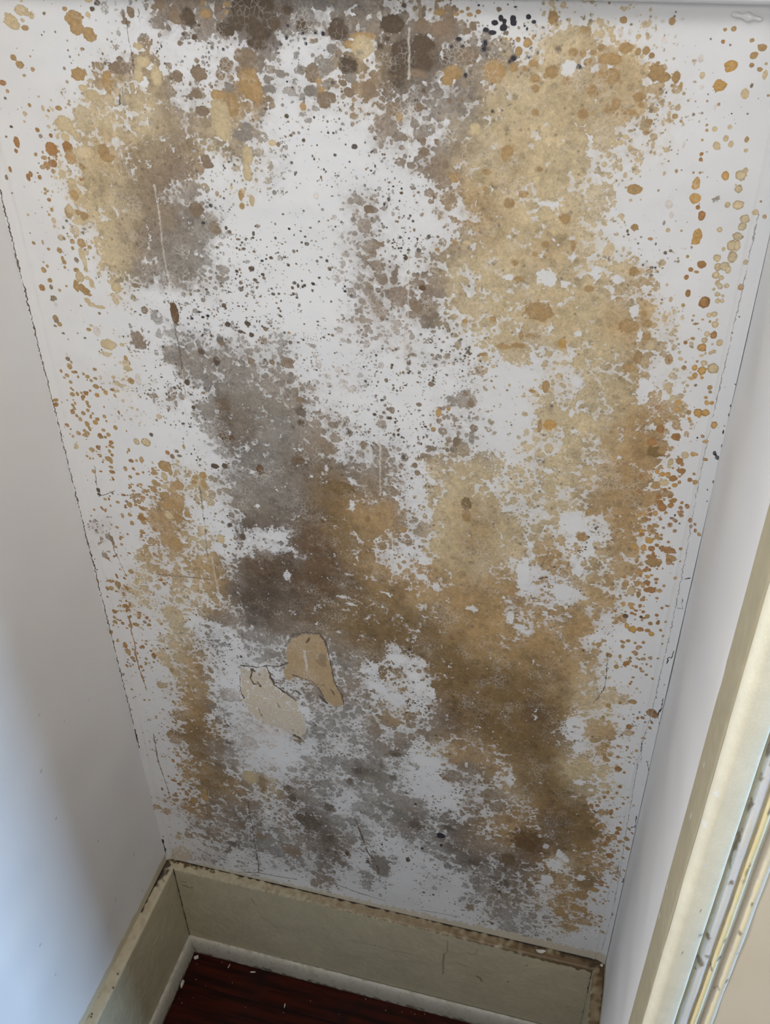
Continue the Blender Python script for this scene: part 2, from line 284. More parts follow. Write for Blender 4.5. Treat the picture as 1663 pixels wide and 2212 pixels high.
CELL_ROWS = """
......................s1g2g2g2m4m7m7m7m5d7d9d9d8d7g7g8g8g7m6m4m4m4b3b3b2s1s1s2s1s1y2y1..........................
......................s1g2g2g2m4m7m7m7m5d7d9d9d8d7g7g8g8g7m6m4m4m4b3b3b2s1s1s2s1s1y2y1..........................
......................s1g2g2g2m4m7m7m7m5d7d9d9d8d7g7g8g7g7m6m4m4m4b3b3b2s1s1s2s1s1y2y1..........................
....................s1s1g2g2g2m4m5d6d6m4d9d9d9d9d8d4d7d9d9m5d7g7d6m8m8m6g3s3s2s1y5y6y6y5y6y4..p1p1..............
............................s1s1m5d6m4m4s3d8d7d7s4s3s4d5d5y7d9d9d9d8d8m7g6g4s3s3y5y8y8y8y9y5y2p1p1..............
..........................s1s1s1s1s3s3s3s3d8d7s2s3s3g3b6b6y7d8d9d9d9d9g6m8s5y7y8y8y8b3b3b8b9y9b3..p1............
....................b4d7d7b7b5s1s1s1s1m6m6m8s2s3s3s3m6g3g3b6m8d9d9d7d7m7g6b8y8y8y8b8y8y8b9y9y9y6b6..............
....................b6m6y5y5m7m5m5m5s1m5m5b9m4g4g4g4m6g3b6b6m5m6g4m6m6m6g6y8y8y8y8y8y9y9y9y9b7..................
................y4y7y7y6y6y6y7m7g4g4s1b6b6b9g4....g5m5s2m3m3m5m6g4g5g5g6m7y7y6y7y7y8y9b8y8b8b5b5y3..p1..........
................y4y7y7y6y7y7y8m8m6m6y8y9m6m6s4..s1s1..s2s2s2m7m7m4g5g5g6y7y8y7y7y7y8y8y8y6y4y4y2y3..............
............y4y4y6y5y5y5y7y8y8m8m6m6y8m7g5g5s3s2s1s1s1s1s2s2g5m4m5m6m6m7y7y8y7b8y8y8y8y5y6y6y3b1....p1..........
............y4y5y5b7y8y8y9m8m8m9m6y8y8m7g5y3g4g2s1s1s1s1s2s2s2m4m5m6m6m6y7y8b8b8y8y8y8y6y2y2s1b1................
........o3o3o5y8y8b8b7b7y8m8m8m8b7s4s4s3y3y3g4g2s1s1s1s1s1s1s2s2m4m6m6b6y7y8y8y8y8y8y8y6y6..y1..................
........o3o5o5y8b8y8y7m8m8m9m9m9b5s3s3s2y5g3g3s1s1s1s1s1s1s1s2s1s1s1m5m6b8y8y8y7y8y7y7y7y6..y1....y1y1..........
......o2o2y5y5y8y8y8y7m8m8m9m9m6g2..y2y2y3s1s1s1s1s1s1p1g4g4s2s1s1s1..m5b7b9b9y8y7y8y8y8y7y4y2..................
..........y3y8y8b8y5y5y8m8m8m6g2g2..y2y2y1....s1..s1s1g3m5m5g4s2......m5b7b8b8y8y8y8y8y8y5y3..s2s2s2............
..........y3y6y6y7y7y7y8m9m9m8m7m7s2....y1....s1..s1s1p4m5m5g4s2s1s1..m3y6b8b8y8y8b8b8y8y7y5y1s3s3s2............
........y4y4y6y7y7y7y7m9m8m8g9g8g8g5s2s2s1s1s1s1..s1s1p4m5m6m6s2s3s3m4m4y7y7y8y8y8b8b8y8y7y6y5y5y4y2............
........s1s1y3y7y7y9m9m9m8g9g9g8g5s3s3s3s3s3s2s2s1s1s1p5m6m6m6s2s3m3m5m4y6y6y7y8y8y8y8y8y8y6y6y5b7y1............
........y1....y4y4y9m8m8m8g9g9g8s3s3s3s3s3s3s2s2s1s1s1p4m5m6m6m4m3m3m5m4y6y7y8y8y6y6y5y8y8y3y3y6b7y1............
........y1....y4y9y9m7m7g7g9g9g8g6g6g4s4s4g3s2s2s1s1s1s1g5m6m6m5m7m7m4m3y7y7y8y8y6y7b8y8y8y8y8y6b7y3............
..............y3y9y9m7g7g7g9g9g8m6m6s3s4s4s3s2s2s2s1s1s1g5m6m6m4m7m7m4m4y7y7y8y8y7y7b8y8y8y8y8b8b8y7y7y2........
................y5y5m2g5g5m7m7m7m6s3s3s4s4s3s2s2s2s1p1p1m5m5m5m4m7m7m4m4y5y5y7y8y7y7b9y8y8y8y8b8b8b8y6y1........
................y5m2m2s1s1..s3s3s3s4s4s4s3s3s2s2s2s1p1p1m4m4m4p2m6m6m5m3y5y5y7y8y7b6y6y8y8y8y7y8b8b8y6y1........
..................s1s1s1....s3s3s3s4s4s4s3s3s3s2s2s1p1p1m4m4m4p3g2g2s3s2y4y4y7y7y7b6y6y8y5y6y5y7y7b8y4..........
..................s1s1s2g3g3s3s3s3s4s4s4s3s3g4s4s4s2p1p1p2p3p3p3g2g2s3s2s3s3y2....y1y3y5y5y6y5y7y7b8..y3y3......
............y1....s1s1s2g3g5g5g5g5g4g4g4g5g5g4s4s4s2p1s2s2s4s4s3m4m4m5m5m5s3y2....y1y4y3y3y4y7y7y7b8..y3y3......
..............y1y1..s1s1g5g5g5g5g5g4m5m5g5g5m6s3s3s2s2s2s2s4s4s3s3s3s4s3s3b3......y1y4y4y3y8y7y7y8b8....y3......
..............y1y1..s2s2m6g8g8m8m8g6m5m5g5g5m6s3s2p2p2p2g3s3s3s3s3s3s4s3s3g3y1y1y1y1y5y5y8y8y7y7y8b8b7b7b3......
..............y1y1y1s2s2m6g8g8g7g7g8g7g7m6g7g7s2s2p2p2p2g3s3s3s2s3s3s3g4g4g3y1y1y1..y5y5y7y7y7y7b8b8b8b7b3......
............y1y3y1y1s2s2s5g6g6g7g7g8g7g7m6m6m6m6m6s3p3p3s3s3s3s2s3s3b3m3m3m3y1y1....y5y5y7y7y7y7b8b9b9b7........
..o3o3o2....y3y3y1y1s2s5s5s4s4g8d8d8g9g9g8m6m6m6s3s3p3s1s2m3m3s2s3s3b3m3m3m3y1....y1y5y5y7y7y7y7b8b9b9b5........
..o3o2o2..o2y2y2..s1s1m5m5s4s4g8d8d8g9m8g8g8g8m6m5m5s1s1s2m3m3s2s3s3s3m4m4g4......y1y1y5y6y7y7y6b8b8b9b5........
o3o3o3o3o2o2y2y2..s1s1m5s4s3g8g8d8d8m8g8g8g8g8m6m5m6m4m4s3s3s3p2s3s3s3m4m4m2......y3y3y6y6y7y7y6b8b8b9o2o1o1....
o3o3o3o3o3o3y1y1y1....s4s4s3g8g8d8d8m8g7g7g8g8m6m6m6m4s3s3s3m6s4s3s3m4m4m4m2......y3y6y7y5y5y7y6b8b8b9o2o2o1....
o2o2o3o3o3y1y1y1y1....s2s2s2g7g7d8d8m8g7g7g8g8m8m7m7s5g5g5m6m6s4s3s3m4y7y7y7y2y2y4y6y6y7y5y5y7b7b7b9b8o3o3o1....
o2o2o3o2o2o1o1........s2s2s2g7g7d8d6d6g8g8g9m8m8m7m7s5g5g5m7m7m4s3s3y6y7y7y7y2y2y3y6y6y6y6y6y7b7b7b9b8b7o4o3o1o1
o1o3o3o2o2o1o1......o2o2....s3s3g6d6d6g8g8g9d8d8n8n8m7m5m5m7m7m4s3s3y8y9y9y8y3y3y3y6y6y6y6y5y6b7b7b9b7b7o4o3o1o1
o1o3o3o3o3o1o1o1....o2o2....s3s3d5g8g8g9g9g9d8d8n8n8m7m5m6m8m8m4s3s3y8y9y9y8y3y8y3y3y4y6y6y5y6b7b7b9b7b7o3o3o3o1
..o1o1o3o3o1o1o1..o3y3y3y3y3y2d5d5g8g8g9g9g9m8m8n8n8n9m6m6m8m8m4s3s3y6y9y9b9y8y8y3y3y4y6y6y2s2s2y5b8b8b7o3o3o3..
..o1o1o3o2o2o3o3o3o3y3y3y3y2y2d5d5g9g9g9g9g9m8m8n8n8n9m6b8b8b8m4m3m3y6y9y9b9b9y9y8y8y4y6y6y2s2s2y5b9b9b6o5o5o3..
....o3o3o2o2o3o3o3b4b6b6y3y3y3d5d5g9g9g9g9g9d8d8n9n9n9b8b8b8b8m4m3m4y7y8y8b9b9y9y8y8y4y6b6b4s2s2y6b9b9b6o5o5....
....o3s2o2o2o3o3b4b4b6y3y3y3y3d5m7g8g8m9g9g9d8d8n9n9n9b8b8b8b8m3m4m4y7y8y8b9b9y9y7y7y3b6b6b4s2s2y6b8b8o4o4o4....
....s2s2o2o2o3o3b4b6b8y1y1s1s1m7m7g8m9m9g9g9r8r8n8n8n8b8b8b8b8m3m4s3y8y9y9b9b9y9y7y7y3b6b8b7y3y3y8y8b8o4o4o4....
....s2s2o2o5o5b5b5b8b8y1y1s1s1m7s2d8d8d8d7d7r8r8n8n8n8b8n7b5m3m3s3s3y8y9y9b9b9y8y5y5s1b8b8b7b7y3y8b8b6o5o5o3....
..o2o2o2o2o5o5b5b5b8b8y2y2s1s1s2d8d8d8d8d7d7r8r8r9n8n8n7n7b5m3m3s3b4b6y9y9y9y9y8y5y5s1s1b5s2s2y5b8b8b6o5o5o3....
..o2o2o2o2o4o4b3b3b6b6y2y2s1s1s2d8m3s3s3d4d4r8r8r9n8n8n7b8b5b3b3b4b4b6b6y9y9y9b8b7b7s2s2b5s2s2y5b8b7b4o5o5o1....
..m3m3o2o2o4o4b3b3b6b6y4y4y4s2s2m3m3s3s3d4d4r8r9r9r8r8b8b8b5b3b3b4b4b5b5b9b9b9b8b7b7s2s2b6s3s3y7b7b7b4b4o5o1o4..
..m3m3o2o2o4o2b5b5b8b8y4y4y4s2s2m3m3r9r9d9d9r9r9r9r8r8b8b8b8b5b5b7b7b5b5b9b9b9b8b9b6b6b6b6s3s3y7y7b7o2o2o4o4o4..
..m1m1o2o2o2b5b5b8b8y4y4y4b8d6d6r9r9r9r9d9d9r9r9r9r8r8r8r8b8b5b5b7b7b5b8b9b7b7b9b9b6b6b6b6b8b8b8b8b4o2o2o4o4o4..
m1m1o2o2o2o2b5b5b5b5b7b7b8b8d6d6r9r9r9d9d8r9r9r9r9r8r8r8r8b8n8n8b6b6b8b8b9b7b7b9b9b6b5b5b6b6b8b8b8b4o2o2o3o3o2..
m1m1o3o3y4y4b5b5b5b5b7b7b8b8d7d7d9d9d9d9d8r9r9r9r9n7n7n8n8n8n8n8b6b6b8b8b9b9b9b9b9b6b5b5b6b6b9b8b8s1s1o2o3o3o2..
....o3o3y4y4b5b5b5b3y5y5b6b6d7d7d9d9d9d8d8r8r8r8r8n7n7n8n8n8n8n8n7n7n8n8b9b9b9b9b9b6b7b7b9b9b9b8b8s1s1o3o4o4o1..
....o3o3y6y6o2o2b3b3y5y5b6b6d7d7d9d9d9d8d8r8r8r8r8n7n7n8n8n8n8n8n7n7n8n8b9b9b9b9b9b7b7b7b9b9b9b7b7y3y3o3o4o4o1o1
o1o1o4o4y6y6o2o2b3b3y5y6b5b5d6d9d9d9d9d8d8r8r8n8n8n8n8n8n8n8n8n8n7n8n8n8b9b9b9b9b9b7b7b9b9b9b8b8b7y3y3o3o4o2o1o1
o1o4o4y6y6o2b3y3y3y6y6b5b5d6d6d9d9d9d9m8m8r8r8n8n8n8n8n8n8n9n9n9n8n8n8n8b9b9b9b9b9b9b9b9b9b9b8b8y8y1y1o2o2o2o1o1
o1o5o5y4y4b3b3y3y3y6y6b5b5m5m5d8d8d9d9m8m8r8r8n8g7n8n8n8n8n9n9n9n8n8n8n8n9n9n9b9b9b9b9b9n9n9b9b9y8y1y1o2o2o2s1s1
o2o5o5y4y4b3b3y3y8s2s2m3m3m5m5d8d8d9d9m8g7m7m7g7g7n8n8n8n9n9s4s4n7n7n8n8n9n9n9b9n9n9n9n9n9n9b9b9y8y8y3y3y3o1o1s1
o2o5o5y4o4y3y3y8y8s2s2m3m3m5m5g5g5g7g7g7g7m7m7g7g7n8g7n7n7n7s4s4n7n7n8n8n9n9n9n9n9n9n9n9n9n9b8b8y7y7y3y3y3o1o1o2
s1o4o4o4o4y3y3y8y8s2s2d4d4s2s2g5g5g7g7g7g7m7m6g6g6g7g7n7n7n7s4s4s3s3n8n8n9n9n9n9n9n9n9n9n9n9b8b8y7y7y3y3o2s2s2o2
o4o4o4o4o4y3s2y8y8m4m4d4d4s2s2g5g5g5g5m5m5m6m6g6g6g7g7n7s3s3n7n7s3s3n8n8n9n9n9n9n9n9n9n9n9n9b8b8y6y6y4y4o2s2s2o2
o4o4o5o5s2s2y8y8y8m4m4d4d4s2s2g3g3g5g5m5m5m6m6g6m5g6m6m6s3s3n7n7s3s3n7n7n9n9n9n9n9n9n9n9r9n9n9b9y6y6y4y4o2s2o2s1
o3o3o5o5s2s2y8y8m4b7d3d3d3s2s2g3g3g5g5m5m3m5m5m5m5g6m6m6s3s3b4b4s4s4n7n7n9n9n9n9n9n9n9r9r9n9n9b9y6y6b7b7y2y2o2s1
o3o3o5o5s2o2y6y6b7b7d3d3s2s2g3g3s3s3s3m3m3m5m5m5g6g6m6m5s3s3b4b4s4s4n7n7n9r9n9n9n9n9n9r9r9n9n8s1y4y4b7b7y2y2o2s1
o3s1o5o5o2o2y6y6b7b7d3d3....s3s3s3s3m3m3m5m5m5m5m6m6m5m5s3s3b4b4s4s4m6m6r9r9n9n9n9n9n9n9n9n8n8s1s1y4b7b7o3o3....
s1s1o5o5o2o2y6y6b8b8g2g2....s3s3s3s3m3s3m4m4m5m5m6m6m5m5s3m6b5b5s4s4m6m6r9r9n9n9n9n9n9n9n9n8n8s1s1y3b7b7o3o3....
s1o5o5o5....y5y5b8b8g2g2....s3p4p4p4s3s3m4m4m5m5m6g5g5g5m6m6b5b5s4s4m6m6r8r8n9n9n9n9n9n9n9n9n9n8n8y3y3b7o3o3....
s1o5o5......y5y5b8b8g2g2p1p1p4p4p4p4s3s3m4m4g5g5g5g5g5g5m6m6b5b5m5m5m6m6r8r8n9n9n9n9n8n9n9n9n9n8n8y3y3y5o2o2....
s1o5o5....y5y5b3b9b9g2g2p1p1p4p4p4p4p5p5s3s3g5g5g5g5g5g5m6m6m4m4m5m5m6m6r8r8b6b6b6b6n8n8n9n9n9n8y8y8y8y5y5o2....
s1o5o5....b3b3b9b9b9g2g2p1p1p4p4p5p5p5p5s3s3g5g5g5g5g5g5m6m6m4m4m5m5m6y4b7b7b6b6b6b6n8n8n9n9n9y8y8y8y8y5y5o2....
..o3o3....b3b3b9b9g2d4d4g2g2p4p4p5p5p5p5s3d4g5g5g5g5g5g5m6m6m4m6s3s3y4y4b7b7b6b6b6b5b5b5n9n9n9y8y8y8y7y4y4o2o2..
o3o3o3....b3b3b9b9d4d4g2g2g2p4p4p5p5p4p4d4d4g5g5g5g5g5g5g6g6m6m6s3s3y4y4b7b7m6m6b5b5b5b5n9n9n9n9n9y7y7y4y4o2o2..
o3o3..s1s1b3b3b9b9d4d4g2g2p4p4p4p5p5p4p4d4d4g5g5s3s3g5g5g6g6m6m6s3s3s1s1m6m6m6m6b5b5b5b5n8n8n9n9n9y7y7y4y4o2o2..
s1s1s1s1s1b3b3b9b9d4b6d3d3p4p4p4p5p5p4p4d4s2g5g5s3s3g5g5g6g6m6g4....s1s1m6m6m6m6b5m5y5y5n8n8n9n9n9y7n9o3o3o2o2..
s1s1s1s1b3b3b3n9n9b6b6d3d3p4p4p5p5......s2s2g5g5s3s3g5g5g7g7g4g4....s1s1m6m6m5m5m5m5y5y5n8n8n9n9n9n9n9o3o3o2o2..
s1s1s1..b3b3n9n9n9b6b6d3d3p4p2..........s2s2g5g5g4g4d7d7g7g7g4g4....s2s2s3s3m5m5m5m5y5y5b7b7n9n9n9n9n9n9o3o3o3..
........b3b3n9n9n9b6m6g5g5p2p2..........s2g5g6g6g4g4d7d7g7g7g4g5s3s3s2s2s3s3m5m5m5m4m5m5b7b7n9n9n9n9n9n9b4b4o3..
........b3b3n9n9m6m6m6g5g5p2p2......s1g5g5g5g6g6g4g4d7d7g7g7g5g5s3s3s2s2s3s3m6m6m4m4m5m5b7b7n9r8n9n9n9n9b4b4o3o3
......s1b2b2n9n9m6m6m6g5g5p2p3p3p3s1s1g5g5g5g6g6g4g2g6g6g7g7g5g5s3s3s2s4s3s3m6m6m4m4m5m5b6b6r8r8n9n9n9n9b4b5o4o4
..s1s1s1b2b2n9n9m6m6g5m5m5p3p3p3p3s1s1g5g5m5g6g6g2g2g6g6g7g7g5g5g5g5s4s4s3s3m6m6m4b5b6b6b6b6r8r8n9n9n9n9b5b5o4o4
..s1s1b2b2b2n9n9n8n8m5m5m5p3p3p3p3s1m4m5m5g6g6g6g2g2g6g6g6g6g7g7g5g5s4s4s3s3m6m6b5b5b6b6b6b6r8r8n8n8n9n9b5b5o4o4
..s1s1b2o3o3b7b7n8n8m5m5p3p3p3y5y5m4m4m5m5g6g6g6g2..g3g3g6g6g7g7g5g5s4g4d6d6m6m6b5b5b6b6b6r9r8r8n8n8n9n9b5b5o3o3
......o3o3b7b7b7n8n8m5m5m5m5m5y5y5m4m4m5m5g6g6g6....g3g3g6g6g7g7d7d7g4g4d6d6m6m6b5b5b7b7r9r9r8r8n8n8n9b7b4b4o3o3
......o3o3b7b7b7n8n9b7b7m5m5m5y5y5m4m4d6d6g6g6......g3g3g6g3g7g7d7d7g4g4d6d6m6m7m7m7b7b7b7r9r9r8r8y4b7b7b4b4o3o3
......o3o3b4b4n9n9n9b7b7m5m5y5y5m4m5m5d6d6g6g6......g3g3g3g3g7g7d7d7g4g4d7d7m7m7m7m7m7b7b7r9r7b7b7y4y4b7b7b4b4o2
......o3o3b4b4n9n9n9b7b7m5m5m4m4m4m5m5d6d6g6g6g5g5g5g3g3g3g3g7g7d7g5g5g5d7d7m7m7m7m7m7m8m8r7r7b7b7y4y4b7n8o4o4o2
....o3o3o3b4b4n9n9n9m6m6m5m5m4m4m4m5m5d6d6d7d7g5g5g5g3g3g3g3g7s2g5g5g5g5d7d7m7m7d7d6d6m8m8r7r7b7b7y4b4n8n8o4o4o2
....o3o3o3b4b4m7m7m6m6m6m5m5m4m4m5m4m4d6d6d7d7g5g5g5g3g3s1s1s2s2g5g5g5g5d7d4d4d7d7d6d6m8m8r7r7b5b5b4b4n8n8o4o4o2
....o3o3b3b6b6m7m7m6m6m6m5m5m4m4m4m4m4d6d6d7d7g5g5g4g4g4s1s1s2s2g5g5g5s3d4d4d4d7d7d6d6m8d7m6m6b5b5b4b4n8n8o3o3s1
....b3b3b6b6b6m7m7m6m6m6d6d6m4m4m4m4m4d6d6d7d7m6m6g4g4g4s1s1s2s2s2s2s3s3d4d4d4d7d7d6d5d7d7m6m6b5b5b4b4b6b6o3o3s1
....b3b3b6b6b6m7m6m6m6d6d6d6m4m4m4m4m4m5m5d7d7m6m6g4g4g4s1g4s1s1s2s2s3s3d4d4d4g6g6d5d5d7d7m6m6b5b3b7b7b6b6o3o3s1
....b3b3b6m4m4m6m6m6m6d6d6d6m4m4g4g4m5m5m5d7d7m6m6g4s1s1g4g4s1s1s2s2s3s3......g6g6d5d5d7d7m6m4b3b3b7b7b6b6o3o3..
..b3b3s1m4m4m6m6m6m6m6d6d6g5g5g5g4g4m5m5m5d7d7m6m5s1s1s1g4g4s1s1s2s2g2g2g2....g6g6d5d5m6m6m4m4b3b3b7b7b6b5o2o2..
..s1s1s1m4m4m6m6m6m6m4g5g5g5g5g5g4g4m5m5m5d6d6m5m5s1s1s1g4g4s1......g2g2g2....g6g6m4m4m6m6m4m4b3b3b7b6b5b5b5o2o2
..s1s1s1m4m4m6m6m4m4m4g5g5g5g5g5g4g4g4g4g4d6d6m5m5s1s1s1g3g3........g2g2g2....g3g3m4m4m6m6m4m4b3m3b6b6b6b5b5o2o2
..s1s1m4m4y2m4m4m4m4m4g5g5g5g5g2g4g4g4g4g4d6d6m5m5s1g3g3g3g3........g2g2s1....g3g3m4m4m6m6g4g4m3m3m3b6b6b5b5....
..s1..y2y2y2m4m4m4m4m4g5g5g2g2g2g4g4g4g4d6d6d6....g3g3g3g3g3......s1s1s1s1....g3g3m4m4g4g4g4g4g4m3m3b6b6s1s1....
......y2y2y2m4m4m4m4s3g3g3g2g2g2g4g4g4g4m4m4m4....g3g3g3g3g3....s1s1s1s1s1....g3s1m4m4g4g4g4g4g4m3m3y2y2s1s1....
......y2y2y2m4g4s3s3s3g3g3g2g2g2g4g4....m4m4m4....g3g3g3........s1s1s1s1s1..s1s1s1m4m4g4g4g4g4g3m3m3y2y2s1s1....
......y2p2g4g4g4s3s3g3g3g3g2g2..........m4m4m4..................s1s1s1s1s1s1s1s1s1m4m4g4g4g3g3g3m3m3y2y2s1s1....
....p3p2p2g4g4g4s3s3g3g3g1..............m4m4m4..................s1..s1s1s1s1s1s1s1m4s2g3g3g3g3g3m3m3y2y2........
p3p3p3p2p2g4g4g4s3s3g1g1g1..........................................s1s1s1s1s1s1s1s2s2g3g3g3g3g3m3..............
p3p3p2p2p2g4g4g1g2g2g1g1g1..........................................s1s1s1s1..s1s1s2s2s2g3g3g3..................
p3p3p2p2..g1g1g2g2g2g1g1g1..........................................s1........s1s1s2s2s2g3......................
p3p3......g1g1g2g2g2g1g1......................................................s1s1s2s2..........................
..........g1g1g2g2g2..........................................................s1................................
""".split()
